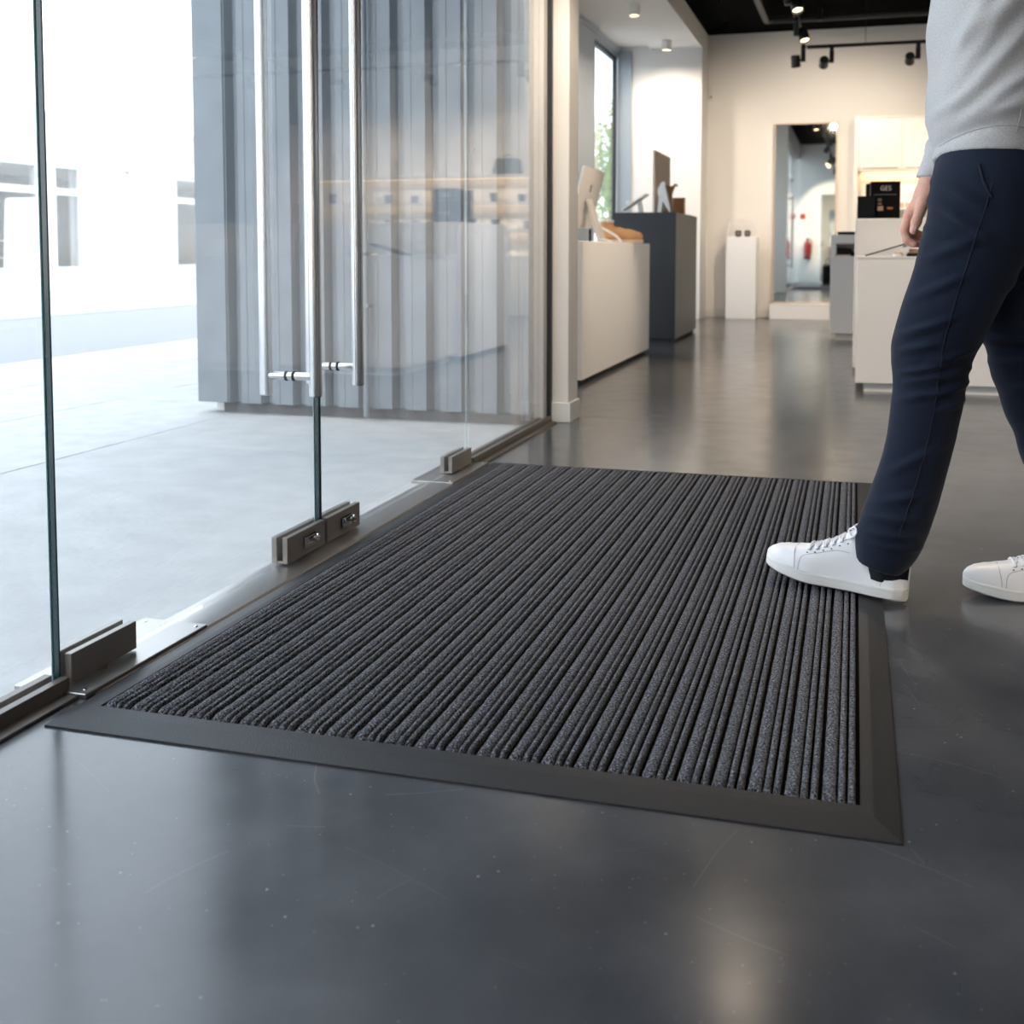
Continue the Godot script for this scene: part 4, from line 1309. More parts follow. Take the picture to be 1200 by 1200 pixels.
func lamps() -> void:
	var tr := thing("lighting_track", "long black lighting track running along the shop towards the back", "track", V(-0.485, 2.62, -5.0))
	obj("rail", bx(-0.018, 0, -5.985, 0.018, 0.03, 5.5, 0.003), M.black_metal, tr)
	for z in [-5.3, -3.3, 0.0, 3.0]:
		obj("hanging_wire", MB.new().tube(pts([[0, 0.028, z], [0, 0.69, z]]), 0.0025, 6), M.black_metal, tr)
	var tb := thing("lighting_track", "black lighting track running across the shop in front of the back wall", "track", V(1.2, 2.62, -11.0))
	obj("rail", bx(-1.66, 0, -0.018, 3.2, 0.03, 0.018, 0.003), M.black_metal, tb)
	for x in [-1.15, 0.8, 2.6]:
		obj("hanging_wire", MB.new().tube(pts([[x, 0.028, 0], [x, 0.69, 0]]), 0.0025, 6), M.black_metal, tb)
	var tc := thing("lighting_track", "black lighting track over the right side of the shop", "track", V(2.9, 2.62, -5.0))
	obj("rail", bx(-0.018, 0, -5.9, 0.018, 0.03, 5.5, 0.003), M.black_metal, tc)
	for z in [-3.3, 0.0, 3.0]:
		obj("hanging_wire", MB.new().tube(pts([[0, 0.028, z], [0, 0.69, z]]), 0.0025, 6), M.black_metal, tc)
	spot_lamp("black track spotlight at the corner where the two tracks meet", V(-0.485, 2.62, -10.85), V(0.05, -1, -0.3), 16.0)
	spot_lamp("black track spotlight tilted towards the mirror, second from the track corner", V(-0.485, 2.62, -9.55), V(0.25, -0.9, 0.35), 14.0)
	spot_lamp("black track spotlight at the top edge of the picture, third from the track corner", V(-0.485, 2.62, -8.35), V(0.2, -0.9, 0.35), 14.0)
	spot_lamp("black track spotlight above the long white plinth", V(-0.485, 2.62, -7.1), V(-1.0, -1.5, -0.2), 10.0)
	spot_lamp("black track spotlight above the floor behind the mat", V(-0.485, 2.62, -4.7), V(0.1, -1.5, 0.6), 7.0, "black spotlights on the ceiling tracks", 35.0)
	spot_lamp("black track spotlight above the entrance mat", V(-0.485, 2.62, -3.4), V(0.9, -2.2, -3.2), 14.0, "black spotlights on the ceiling tracks", 23.0)
	spot_lamp("black track spotlight aimed at the white pier beside the glass", V(-0.485, 2.62, -4.0), V(-0.75, -1.3, -1.0), 7.0)
	spot_lamp("black track spotlight nearest the camera", V(-0.485, 2.62, -0.6), V(-0.1, -0.9, 1.6), 26.0)
	spot_lamp("black track spotlight aimed at the back wall above the tall mirror", V(-0.24, 2.62, -11.0), V(-0.25, -1.1, -2.7), 10.0, "black spotlights on the ceiling tracks", 42.0)
	spot_lamp("black track spotlight aimed at the white wall cupboards", V(0.5, 2.62, -11.0), V(0.05, -1.1, -2.7), 5.0, "black spotlights on the ceiling tracks", 42.0)
	for k in 3:
		spot_lamp("%s black track spotlight over the lit shelves on the right" % ["first", "second", "third"][k], V(1.5 + k * 1.0, 2.62, -11.0), V(0.1, -1.2, -2.7), 9.0, "spotlights over the lit shelves", 28.0)
	for k in 4:
		spot_lamp("%s black track spotlight over the counters on the right, counted from the back" % ["first", "second", "third", "fourth"][k], V(2.9, 2.62, -9.0 + k * 2.4), V(-0.8, -1.6, -0.2), 14.0, "spotlights over the counters")
	# surface downlights in the bay soffit
	for k in 2:
		var p := V(-2.02, 3.07, -10.8 if k == 0 else -12.72)
		var d := thing("ceiling_downlight", ["nearer of the two white cylinder downlights under the bay soffit", "farther of the two white cylinder downlights under the bay soffit"][k], "downlight", p, 0.0, "white cylinder downlights in the bay")
		obj("can", MB.new().lathe([[0, 0], [0.05, 0], [0.052, -0.004], [0.052, -0.1], [0.046, -0.102], [0.044, -0.08], [0, -0.08]], 24), M.lamp_white, d)
		obj("lamp_face", MB.new().lathe([[0, -0.081], [0.042, -0.081], [0.042, -0.088], [0, -0.09]], 20), M.warm_glow, d)
		var l := SpotLight3D.new()
		l.name = "down_light"
		l.light_color = Color(1.0, 0.93, 0.85)
		l.light_energy = 2.6
		l.spot_angle = 85.0
		l.spot_angle_attenuation = 1.0
		l.spot_range = 20.0
		l.spot_attenuation = 2.0
		l.light_size = 0.042
		l.shadow_enabled = true
		l.position = V(0, -0.11, 0)
		l.rotation = V(-PI / 2.0, 0, 0)
		d.add_child(l)
	var pp := thing("ceiling_pipe", "dark pipe with a bend fixed under the black ceiling", "pipe", V(0, 3.2, -12.6))
	obj("pipe", MB.new().tube(spline([[-0.95, 0, 8.0], [-0.95, 0, 4.0], [-0.95, 0, 0.35], [-0.9, 0, 0.08], [-0.75, 0, 0.0], [1.5, 0, 0], [5.2, 0, 0]], 6), 0.035, 12), mat("dark_conduit", grey(0.2), 0.5), pp)
	for x in [-0.4, 1.2, 3.0]:
		obj("clip", bx(x - 0.02, -0.03, -0.045, x + 0.02, 0.1, 0.045, 0.003), M.black_metal, pp)

# ------------------------------------------------------------------ the man
var fold_lines := []

func fold(p: Vector3) -> float:
	var s := 0.0
	for f in fold_lines:
		# [x0, y0, x1, y1, width, height]; ridges across the side of the cloth
		var a := Vector2(f[0], f[1])
		var b := Vector2(f[2], f[3])
		var q := Vector2(p.x, p.y)
		var ab := b - a
		var t := clampf((q - a).dot(ab) / ab.length_squared(), 0.0, 1.0)
		var d: float = q.distance_to(a + ab * t) / f[4]
		if d < 3.0:
			s += f[5] * (1.0 - 0.75 * d * d) * exp(-d * d * 0.9) * sin(PI * (0.1 + 0.8 * t))
	return s

func man() -> void:
	var base := V(0.28, 0, -2.71)
	var t := thing("person", "man in grey sweatshirt, navy trousers and white sneakers stepping off the mat", "person", base)
	var zc := -2.71
	# ---- body: head, neck, trunk, arms, legs as one skin, each hand on a finer grid of its own
	var f := Field.new()
	f.k = 0.04
	f.chain([[V(0.262, 1.72, zc), 0.078], [V(0.285, 1.735, zc), 0.086], [V(0.31, 1.71, zc), 0.08]])
	f.chain([[V(0.25, 1.68, zc), 0.064], [V(0.232, 1.615, zc), 0.042]])
	f.chain([[V(0.205, 1.688, zc), 0.014], [V(0.176, 1.65, zc), 0.0145]])
	f.chain([[V(0.3, 1.66, zc), 0.06], [V(0.305, 1.52, zc), 0.056], [V(0.3, 1.42, zc), 0.07]])
	for s in [-1, 1]:
		f.chain([[V(0.3, 1.42, zc + s * 0.06), 0.05], [V(0.3, 1.4, zc + s * 0.13), 0.036]])
		f.chain([[V(0.285, 1.35, zc + s * 0.06), 0.075], [V(0.28, 1.15, zc + s * 0.06), 0.08], [V(0.285, 0.95, zc + s * 0.06), 0.08]])
		f.chain([[V(0.3, 1.675, zc + s * 0.078), 0.012], [V(0.305, 1.7, zc + s * 0.085), 0.014]])
	f.chain([[V(0.3, 1.4, -2.86), 0.034], [V(0.264, 1.16, -2.95), 0.034], [V(0.207, 1.02, -2.94), 0.029], [V(0.16, 0.93, -2.905), 0.025]])
	f.chain([[V(0.305, 1.4, -2.56), 0.034], [V(0.508, 1.178, -2.47), 0.034], [V(0.558, 1.05, -2.46), 0.029], [V(0.6, 0.955, -2.45), 0.025]])
	f.chain([[V(0.275, 0.93, -2.62), 0.075], [V(0.165, 0.54, -2.645), 0.05], [V(0.08, 0.13, -2.658), 0.032], [V(0.064, 0.075, -2.66), 0.028]])
	f.chain([[V(0.29, 0.93, -2.8), 0.075], [V(0.39, 0.5, -2.795), 0.05], [V(0.5, 0.1, -2.772), 0.03], [V(0.505, 0.075, -2.771), 0.028]])
	var m := MB.new()
	nets(f, V(0.0, 0.04, -3.03), V(0.7, 1.86, -2.36), 0.012, m)
	hand_right(m)
	hand_left(m)
	obj("body", m, M.skin, t, true)
	face(t, zc, f)
	# ---- trousers
	var tr := Field.new()
	tr.k = 0.035
	tr.chain([[V(0.278, 0.93, -2.635), 0.1], [V(0.262, 0.87, -2.635), 0.104], [V(0.234, 0.77, -2.64), 0.096], [V(0.207, 0.69, -2.645), 0.086], [V(0.189, 0.645, -2.648), 0.079], [V(0.178, 0.609, -2.65), 0.077], [V(0.163, 0.569, -2.65), 0.073], [V(0.161, 0.54, -2.65), 0.067], [V(0.161, 0.511, -2.65), 0.0625], [V(0.159, 0.466, -2.65), 0.0615], [V(0.153, 0.427, -2.652), 0.062], [V(0.146, 0.371, -2.655), 0.061], [V(0.134, 0.313, -2.657), 0.06], [V(0.121, 0.261, -2.66), 0.061], [V(0.108, 0.216, -2.66), 0.062], [V(0.093, 0.169, -2.66), 0.063], [V(0.079, 0.125, -2.66), 0.0585], [V(0.062, 0.07, -2.66), 0.044]])
	tr.chain([[V(0.292, 0.93, -2.79), 0.1], [V(0.315, 0.8, -2.795), 0.096], [V(0.35, 0.64, -2.8), 0.082], [V(0.378, 0.52, -2.8), 0.072], [V(0.4, 0.44, -2.795), 0.066], [V(0.432, 0.345, -2.79), 0.063], [V(0.465, 0.23, -2.78), 0.061], [V(0.495, 0.12, -2.775), 0.06], [V(0.505, 0.07, -2.772), 0.054]])
	var hip := Field.new()
	hip.zc = zc
	hip.zs = 0.68
	hip.k = 0.04
	hip.chain([[V(0.288, 1.02, zc), 0.112], [V(0.287, 0.93, zc), 0.118], [V(0.29, 0.86, zc), 0.108]])
	tr.others.append(hip)
	tr.join = 0.045
	tr.cuts.append([V(0.07, 0.074, -2.66), V(-0.3, -1, 0.0).normalized()])
	tr.cuts.append([V(0.3, 1.05, zc), V(0, 1, 0)])
	fold_lines = [
		# hip and thigh
		[0.16, 0.93, 0.26, 0.86, 0.0116, 0.0088], [0.15, 0.89, 0.27, 0.8, 0.013, 0.0088], [0.14, 0.83, 0.23, 0.8, 0.0116, 0.007], [0.14, 0.76, 0.25, 0.81, 0.0145, 0.0088], [0.12, 0.68, 0.22, 0.73, 0.013, 0.007],
		# front of knee, back of knee
		[0.1, 0.6, 0.2, 0.64, 0.0116, 0.0105], [0.09, 0.565, 0.17, 0.585, 0.0101, 0.0105], [0.1, 0.52, 0.2, 0.545, 0.0087, 0.0105], [0.11, 0.5, 0.24, 0.53, 0.0087, 0.0088], [0.16, 0.475, 0.24, 0.5, 0.0087, 0.0105], [0.15, 0.545, 0.25, 0.575, 0.0087, 0.0088], [0.17, 0.44, 0.23, 0.46, 0.0087, 0.007], [0.1, 0.46, 0.18, 0.485, 0.0101, 0.007],
		# calf and stacking over the shoe
		[0.08, 0.3, 0.19, 0.37, 0.013, 0.007], [0.06, 0.235, 0.16, 0.26, 0.0116, 0.007], [0.04, 0.2, 0.14, 0.2, 0.0101, 0.0088], [0.04, 0.165, 0.14, 0.165, 0.0087, 0.007], [0.03, 0.145, 0.15, 0.13, 0.0072, 0.0053],
		[0.27, 0.58, 0.4, 0.6, 0.0116, 0.0088], [0.3, 0.53, 0.42, 0.55, 0.0116, 0.0088], [0.33, 0.47, 0.44, 0.5, 0.0116, 0.0088], [0.37, 0.4, 0.47, 0.43, 0.0116, 0.007], [0.3, 0.7, 0.42, 0.75, 0.0145, 0.007]]
	var trouser_bumps := func(p: Vector3, n: Vector3) -> float: return fold(p)
	var tm := MB.new()
	nets(tr, V(-0.02, 0.04, -2.96), V(0.62, 1.08, -2.46), 0.006, tm, trouser_bumps)
	var trousers := obj("trousers", tm, M.navy_twill, t, true)
	# side seam and slanted pocket on the near side
	var ss := []
	var line := [[0.262, 0.915], [0.252, 0.87], [0.238, 0.82], [0.223, 0.76], [0.207, 0.7], [0.193, 0.64], [0.18, 0.58], [0.174, 0.52], [0.168, 0.45], [0.157, 0.38], [0.14, 0.3], [0.118, 0.22], [0.1, 0.16]]
	for i in (line.size() - 1) * 6 + 1:
		var u := mini(i / 6, line.size() - 2)
		var k := (i - u * 6) / 6.0
		var a: Array = line[u]
		var b: Array = line[u + 1]
		ss.append(on_cloth(tr, lerpf(a[0], b[0], k), lerpf(a[1], b[1], k), trouser_bumps, 0.0003))
	obj("side_seam", MB.new().tube(pts(ss), 0.0015, 6), M.navy_seam, trousers)
	var pk := []
	for q in [[0.238, 0.955], [0.243, 0.93], [0.251, 0.908], [0.262, 0.888]]:
		pk.append(on_cloth(tr, q[0], q[1], trouser_bumps, 0.001))
	obj("pocket_edge", MB.new().tube(spline(pk, 4), 0.0028, 6), M.navy_seam, trousers)
	# hem stitching of the front leg
	var hm := []
	for i in 25:
		var a := TAU * i / 24.0
		var p := V(0.0725, 0.098, -2.66) + V(cos(a) * 0.0545, -cos(a) * 0.016, sin(a) * 0.0545)
		hm.append([p.x, p.y, p.z])
	obj("hem_stitch", MB.new().tube(pts(hm), 0.0016, 6), M.navy_seam, trousers)
	# ---- sweatshirt
	var sh := Field.new()
	sh.zc = zc
	sh.zs = 0.66
	sh.k = 0.05
	sh.chain([[V(0.282, 0.99, zc), 0.124], [V(0.28, 1.1, zc), 0.127], [V(0.279, 1.25, zc), 0.128], [V(0.285, 1.36, zc), 0.12], [V(0.298, 1.42, zc), 0.09]])
	var arm := Field.new()
	arm.k = 0.03
	arm.chain([[V(0.3, 1.41, -2.87), 0.068], [V(0.262, 1.16, -2.95), 0.052], [V(0.205, 1.02, -2.94), 0.043], [V(0.157, 0.925, -2.905), 0.034]])
	arm.chain([[V(0.3, 1.41, -2.55), 0.068], [V(0.51, 1.18, -2.47), 0.052], [V(0.56, 1.05, -2.46), 0.043], [V(0.605, 0.95, -2.45), 0.034]])
	arm.chain([[V(0.3, 1.47, zc), 0.075], [V(0.3, 1.42, zc - 0.12), 0.07]])
	arm.chain([[V(0.3, 1.47, zc), 0.075], [V(0.3, 1.42, zc + 0.12), 0.07]])
	# the hem belongs to the trunk alone, the cuffs to the arms
	sh.cuts.append([V(0.283, 0.962, zc), V(-0.1, -1, 0.12).normalized()])
	arm.cuts.append([V(0.1595, 0.93, -2.907), V(-0.42, -0.9, 0.0).normalized()])
	arm.cuts.append([V(0.3, 1.505, zc), V(-0.3, 1, 0).normalized()])
	sh.others.append(arm)
	sh.join = 0.02
	fold_lines = [
		[0.17, 1.04, 0.34, 1.25, 0.0203, 0.0123], [0.16, 1.07, 0.3, 1.3, 0.0232, 0.0105], [0.2, 1.04, 0.4, 1.19, 0.0174, 0.014], [0.24, 1.05, 0.4, 1.13, 0.0174, 0.0123], [0.17, 1.13, 0.27, 1.34, 0.0203, 0.0105], [0.15, 1.06, 0.22, 1.1, 0.0145, 0.007], [0.18, 1.2, 0.4, 1.34, 0.0232, 0.0105], [0.27, 1.06, 0.36, 1.075, 0.0145, 0.0088]]
	var cloth_bumps := func(p: Vector3, n: Vector3) -> float:
		if p.z < -2.87 or p.x > 0.42:
			return 0.002 * sin(p.y * 120.0 + p.x * 60.0) * clampf((p.y - 0.97) * 14.0, 0.0, 1.0)
		return fold(p) - 0.004 * exp(-pow((p.y - 1.03 + 2.2 * pow(p.x - 0.275, 2.0)) / 0.01, 2.0))
	var sm := MB.new()
	nets(sh, V(0.08, 0.86, -3.03), V(0.7, 1.56, -2.38), 0.008, sm, cloth_bumps)
	var top := obj("sweatshirt", sm, M.grey_jersey, t, true)
	var sl := []
	for i in 34:
		var x := 0.163 + i * 0.0065
		sl.append(on_cloth(sh, x, 1.03 - 2.2 * pow(x - 0.275, 2.0), cloth_bumps, -0.0003))
	obj("hem_seam", MB.new().tube(pts(sl), 0.0015, 6), M.jersey_seam, top)
	var vs := []
	for y in [0.975, 1.02, 1.06, 1.1, 1.15, 1.2]:
		vs.append(on_cloth(sh, 0.305 + (y - 1.0) * 0.06, y, cloth_bumps, 0.0004))
	obj("side_seam", MB.new().tube(spline(vs, 4), 0.0013, 6), M.jersey_seam, top)
	# ---- socks and shoes
	for k in 2:
		var sk := MB.new()
		if k == 0:
			sk.tube(pts([[0.064, 0.05, -2.66], [0.072, 0.09, -2.66], [0.086, 0.15, -2.66]]), [0.03, 0.034, 0.034], 20)
		else:
			sk.tube(pts([[0.51, 0.05, -2.77], [0.503, 0.09, -2.772], [0.49, 0.15, -2.775]]), [0.03, 0.034, 0.034], 20)
		obj("sock", sk, M.black_sock, t, true)
	# heel point, turn and lift of the toe of each shoe
	sneaker(t, Transform3D(Basis(V(0, 1, 0), -0.24) * Basis(V(0, 0, 1), -0.075) * Basis.from_scale(Vector3.ONE * 1.05), V(0.125, 0.008, -2.652)))
	sneaker(t, Transform3D(Basis.from_scale(Vector3.ONE * 1.05), V(0.572, 0.0, -2.772)))

func sole_w(s: float) -> Vector2:   # half width and its centre, heel to toe
	var w := [[0.0, 0.012], [0.006, 0.022], [0.025, 0.035], [0.06, 0.039], [0.11, 0.037], [0.16, 0.041], [0.205, 0.049], [0.24, 0.048], [0.27, 0.041], [0.292, 0.029], [0.303, 0.015], [0.307, 0.004]]
	for i in w.size() - 1:
		if s <= w[i + 1][0]:
			return Vector2(lerpf(w[i][1], w[i + 1][1], (s - w[i][0]) / (w[i + 1][0] - w[i][0])), 0.0)
	return Vector2(0.003, 0.0)

func curve(s: float, w: Array) -> float:
	for i in w.size() - 1:
		if s <= w[i + 1][0]:
			return lerpf(w[i][1], w[i + 1][1], smoothstep(0.0, 1.0, (s - w[i][0]) / (w[i + 1][0] - w[i][0])) * 0.5 + 0.5 * (s - w[i][0]) / (w[i + 1][0] - w[i][0]))
	return w[w.size() - 1][1]

const TOP := [[0.0, 0.072], [0.012, 0.079], [0.03, 0.068], [0.05, 0.062], [0.075, 0.07], [0.1, 0.108], [0.108, 0.124], [0.118, 0.126], [0.14, 0.113], [0.17, 0.094], [0.2, 0.08], [0.23, 0.07], [0.26, 0.06], [0.28, 0.052], [0.295, 0.042], [0.303, 0.033], [0.307, 0.026]]

func spring(s: float) -> float:
	return 0.02 * pow(clampf((s - 0.185) / 0.122, 0.0, 1.0), 1.7)

# a point of the upper: s along the foot, a from 0 (near edge) over the top to PI
func on_upper(s: float, a: float, lift := 0.0) -> Vector3:
	var w := sole_w(s).x - 0.0035 + lift
	var low := 0.017
	var h := curve(s, TOP) - low + lift
	var narrow := 1.0 - 0.22 * clampf((0.16 - s) / 0.16, 0.0, 1.0) * sin(a)
	var x := signf(cos(a)) * pow(absf(cos(a)), 0.62) * w * narrow
	var y := pow(sin(a), 0.75) * h
	# heel leans a little
	return V(-s, low + y + spring(s), x)

func sneaker(t: Node3D, xf: Transform3D) -> void:
	var up := MB.new()
	var rings := []
	var n := 44
	for i in n + 1:
		var s := 0.307 * (0.5 - 0.5 * cos(PI * i / n))
		var ring := PackedVector3Array()
		for j in 23:
			ring.append(on_upper(s, PI * j / 22.0))
		rings.append(ring)
	up.loft(rings, 60.0, xf)
	var shoe := obj("sneaker", up, M.white_leather, t, true)
	# cupsole with a groove round it
	var so := MB.new()
	rings = []
	for i in n + 1:
		var s := 0.307 * (0.5 - 0.5 * cos(PI * i / n))
		var w := sole_w(s).x
		var y := spring(s)
		var ring := PackedVector3Array()
		for q in [[-0.84, 0.0], [-0.98, 0.004], [-1.0, 0.016], [-0.985, 0.0175], [-1.0, 0.019], [-0.995, 0.0235], [-0.93, 0.026], [0.93, 0.026], [0.995, 0.0235], [1.0, 0.019], [0.985, 0.0175], [1.0, 0.016], [0.98, 0.004], [0.84, 0.0]]:
			ring.append(V(-s, q[1] * (1.0 - 0.3 * clampf((s - 0.25) / 0.057, 0.0, 1.0)) + y, q[0] * w))
		rings.append(ring)
	so.loft(rings, 40.0, xf)
	obj("sole", so, M.sole_rubber, shoe)
	# navy heel tab
	var tab := MB.new()
	rings = []
	for i in 7:
		var s := 0.0005 + 0.042 * i / 6.0
		var ring := PackedVector3Array()
		for q in 15:
			var a := lerpf(0.4, PI - 0.4, q / 14.0)
			ring.append(on_upper(s, a, 0.0022))
		for q in range(14, -1, -1):
			var a := lerpf(0.4, PI - 0.4, q / 14.0)
			ring.append(on_upper(s, a, -0.003))
		rings.append(ring)
	tab.loft(rings, 50.0, xf)
	obj("heel_tab", tab, M.navy_card, shoe)
	# tongue
	var tg := MB.new()
	rings = []
	for i in 6:
		var s := 0.104 + 0.03 * i / 5.0
		var ring := PackedVector3Array()
		for q in 11:
			var a := lerpf(1.05, PI - 1.05, q / 10.0)
			ring.append(on_upper(s, a, 0.003 + 0.008 * pow(1.0 - i / 5.0, 2.0)))
		for q in range(10, -1, -1):
			ring.append(on_upper(s, lerpf(1.05, PI - 1.05, q / 10.0), -0.002))
		rings.append(ring)
	tg.loft(rings, 50.0, xf)
	obj("tongue", tg, M.white_leather, shoe)
	# laces: bars across, crossings, bow
	for i in 6:
		var s := 0.126 + i * 0.0165
		var lc := []
		for q in 9:
			var a := lerpf(0.98, PI - 0.98, q / 8.0)
			var p := xf * on_upper(s + 0.006 * (q / 8.0 - 0.5), a, 0.0028)
			lc.append([p.x, p.y, p.z])
		obj("lace", MB.new().tube(pts(lc), 0.0027, 7), M.lace, shoe)
	for i in 5:
		var s := 0.126 + i * 0.0165
		for d in [-1, 1]:
			var lc := []
			for q in 7:
				var k := q / 6.0
				var a := lerpf(1.0, PI - 1.0, k if d > 0 else 1.0 - k)
				var p := xf * on_upper(s + 0.0165 * k, a, 0.0022)
				lc.append([p.x, p.y, p.z])
			obj("lace", MB.new().tube(pts(lc), 0.0022, 6), M.lace, shoe)
	for d in [-1, 1]:
		var lp := []
		for q in [[0.0, 0.006, 0.0], [-0.012, 0.016, 0.018], [-0.02, 0.008, 0.034], [-0.012, -0.002, 0.036], [0.0, 0.003, 0.016], [0.002, 0.006, 0.0]]:
			var p := xf * (on_upper(0.13, PI / 2.0, 0.003) + V(-q[0], q[1], d * q[2]))
			lp.append([p.x, p.y, p.z])
		obj("lace_loop", MB.new().tube(spline(lp, 4), 0.0024, 7), M.lace, shoe)
		for i in 6:
			var e := xf * on_upper(0.127 + i * 0.0165, 0.86 if d > 0 else PI - 0.86, 0.0006)
			obj("eyelet", MB.new().lathe([[0, -0.0016], [0.002, -0.001], [0.002, 0.001], [0, 0.0016]], 8, Transform3D(Basis(), e)), M.print_grey, shoe)
		# stitched overlay lines: quarter edge, toe piece, collar
		for line in [[[0.12, 0.55], [0.15, 0.72], [0.19, 0.8], [0.215, 0.72], [0.222, 0.5], [0.224, 0.2], [0.224, 0.0]], [[0.232, 0.0], [0.233, 0.3], [0.236, 0.7], [0.238, 1.1], [0.239, 1.57]], [[0.098, 1.0], [0.085, 0.85], [0.07, 0.75], [0.05, 0.7], [0.035, 0.7]], [[0.055, 0.0], [0.05, 0.35], [0.062, 0.6], [0.08, 0.72]]]:
			var sp := []
			for q in line:
				var p := xf * on_upper(q[0], q[1] if d > 0 else PI - q[1], 0.0002)
				sp.append([p.x, p.y, p.z])
			obj("stitching", MB.new().tube(spline(sp, 5), 0.0008, 5), M.stitch, shoe)

# right hand, hanging with the back of the hand forward and the thumb to the viewer
func on_cloth(f: Field, x: float, y: float, bumps: Callable, lift: float) -> Array:
	var w := f.front(x, y, -2.4, -2.75)
	var n := f.normal(w)
	w += n * (bumps.call(w, n) + lift)
	return [w.x, w.y, w.z]

func hand_right(mb: MB) -> void:
	var h := Field.new()
	h.k = 0.012
	h.chain([[V(0.166, 0.945, -2.907), 0.026], [V(0.158, 0.918, -2.905), 0.025]])
	var mcp := [V(0.121, 0.866, -2.885), V(0.122, 0.861, -2.902), V(0.127, 0.863, -2.921), V(0.133, 0.868, -2.937)]
	for i in 4:
		h.bone(V(0.156, 0.915, -2.895 - i * 0.007), mcp[i], 0.019, 0.0125)
	h.bone(mcp[0] + V(0.012, 0.008, 0), mcp[3] + V(0.012, 0.008, 0), 0.012, 0.011)
	# thumb pad
	h.bone(V(0.158, 0.91, -2.885), V(0.147, 0.884, -2.868), 0.018, 0.0135)
	var fg := Field.new()
	fg.k = 0.004
	fg.chain([[mcp[0], 0.0122], [V(0.11, 0.83, -2.884), 0.0102], [V(0.116, 0.806, -2.882), 0.0094], [V(0.133, 0.796, -2.878), 0.0082]])
	var f2 := Field.new()
	f2.k = 0.004
	f2.chain([[mcp[1], 0.0118], [V(0.115, 0.822, -2.901), 0.01], [V(0.128, 0.799, -2.899), 0.0092], [V(0.148, 0.796, -2.897), 0.008]])
	var f3 := Field.new()
	f3.k = 0.004
	f3.chain([[mcp[2], 0.0112], [V(0.12, 0.826, -2.922), 0.0095], [V(0.135, 0.806, -2.92), 0.0088], [V(0.154, 0.805, -2.917), 0.0076]])
	var f4 := Field.new()
	f4.k = 0.004
	f4.chain([[mcp[3], 0.0102], [V(0.13, 0.836, -2.94), 0.0086], [V(0.143, 0.82, -2.938), 0.008], [V(0.158, 0.818, -2.934), 0.007]])
	var th := Field.new()
	th.k = 0.006
	th.chain([[V(0.15, 0.893, -2.866), 0.0135], [V(0.142, 0.871, -2.855), 0.0118], [V(0.1345, 0.847, -2.848), 0.0115], [V(0.1285, 0.827, -2.846), 0.009]])
	h.others = [fg, f2, f3, f4, th]
	h.join = 0.006
	nets(h, V(0.09, 0.775, -2.965), V(0.205, 0.965, -2.83), 0.003, mb)

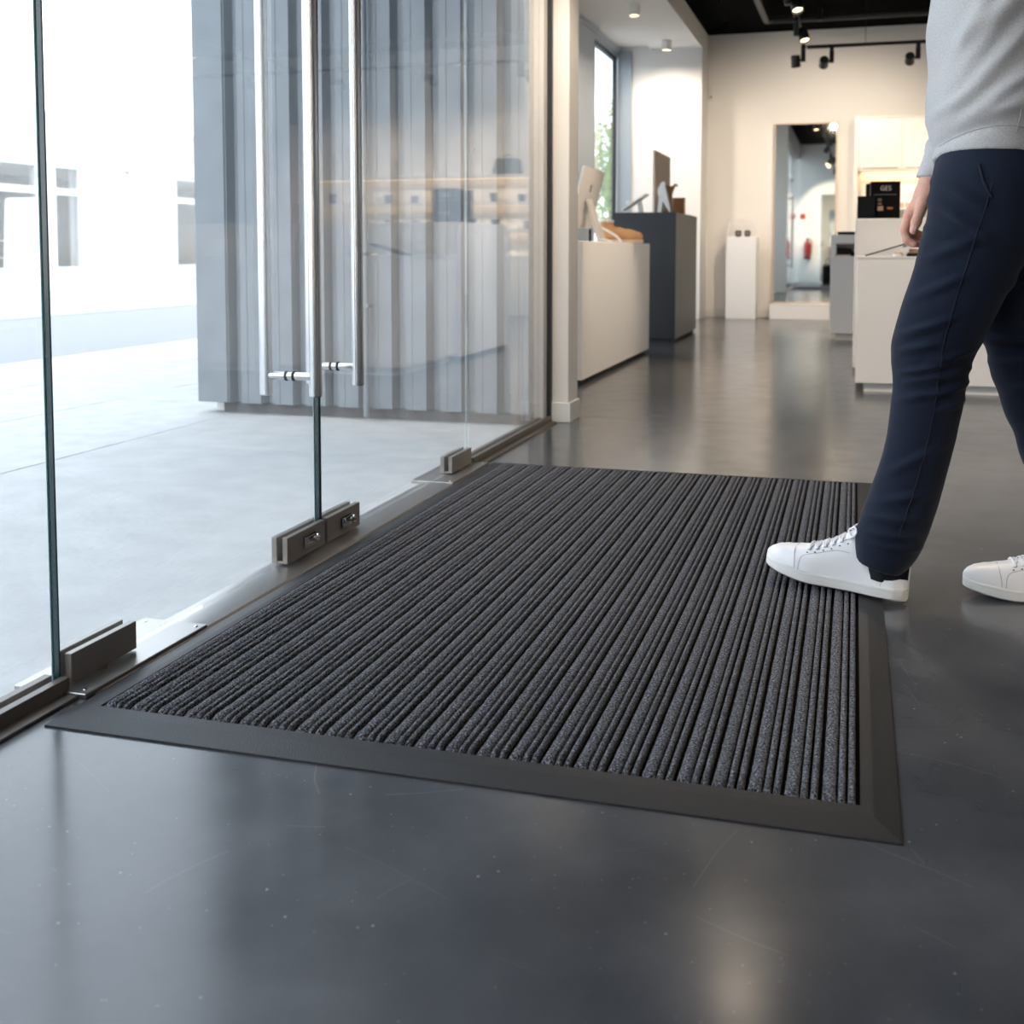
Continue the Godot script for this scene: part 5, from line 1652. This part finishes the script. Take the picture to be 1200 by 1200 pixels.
func hand_left(mb: MB) -> void:
	var h := Field.new()
	h.k = 0.012
	h.chain([[V(0.598, 0.955, -2.45), 0.026], [V(0.61, 0.925, -2.45), 0.025]])
	var all: Array = []
	for i in 4:
		var z := -2.485 + i * 0.0195
		var k: Vector3 = V(0.64 - 0.004 * absf(i - 1.5), 0.868, z)
		h.bone(V(0.612, 0.92, -2.46 + i * 0.006), k, 0.019, 0.012)
		var g := Field.new()
		g.k = 0.004
		g.chain([[k, 0.0115], [k + V(0.004, -0.04, 0), 0.0098], [k + V(-0.01, -0.062, 0), 0.009], [k + V(-0.028, -0.07, 0), 0.0078]])
		all.append(g)
	var th := Field.new()
	th.k = 0.006
	th.chain([[V(0.612, 0.905, -2.48), 0.016], [V(0.62, 0.872, -2.502), 0.0115], [V(0.624, 0.85, -2.506), 0.0105], [V(0.626, 0.832, -2.508), 0.0088]])
	all.append(th)
	h.others = all
	h.join = 0.006
	nets(h, V(0.56, 0.775, -2.53), V(0.68, 0.975, -2.4), 0.003, mb)

func face(t: Node3D, zc: float, f: Field) -> void:
	var fx := func(y: float, z: float) -> float:
		var x := 0.05
		for i in 60:
			x += f.d(V(x, y, z)) * 0.9
		return x
	var ex: float = fx.call(1.69, zc + 0.032)
	var bx0: float = fx.call(1.713, zc + 0.032)
	var mx: float = fx.call(1.617, zc)
	for s in [-1, 1]:
		obj("eye", MB.new().lathe([[0, -0.012], [0.008, -0.009], [0.012, 0.0], [0.008, 0.009], [0, 0.012]], 14, Transform3D(Basis(), V(ex + 0.007, 1.69, zc + s * 0.032))), M.eye_white, t, true)
		obj("iris", MB.new().lathe([[0, -0.005], [0.005, -0.002], [0.005, 0.002], [0, 0.005]], 12, Transform3D(Basis(), V(ex - 0.0025, 1.69, zc + s * 0.032))), M.iris, t, true)
		obj("eyebrow", MB.new().tube(spline([[bx0 - 0.002, 1.71, zc + s * 0.016], [bx0, 1.716, zc + s * 0.032], [bx0 + 0.012, 1.711, zc + s * 0.052]], 4), 0.004, 6), M.hair, t, true)
	obj("mouth", MB.new().tube(spline([[mx + 0.01, 1.618, zc - 0.024], [mx + 0.001, 1.616, zc - 0.01], [mx + 0.001, 1.616, zc + 0.01], [mx + 0.01, 1.618, zc + 0.024]], 4), 0.006, 8), M.lips, t, true)
	var h := Field.new()
	h.k = 0.04
	h.chain([[V(0.265, 1.755, zc), 0.075], [V(0.295, 1.755, zc), 0.09], [V(0.325, 1.72, zc), 0.08], [V(0.335, 1.67, zc), 0.06]])
	h.cuts.append([V(0.245, 1.742, zc), V(-1, -0.75, 0).normalized()])
	var m := MB.new()
	nets(h, V(0.15, 1.58, zc - 0.12), V(0.44, 1.87, zc + 0.12), 0.012, m)
	obj("hair", m, M.hair, t, true)
	obj("fingernail", MB.new().box(V(-0.0045, -0.006, -0.0012), V(0.0045, 0.006, 0.0012), 0.001, Transform3D(Basis(V(0, 0, 1), -0.3) * Basis(V(1, 0, 0), 0.12), V(0.1298, 0.8325, -2.8364))), M.nail, t, true)
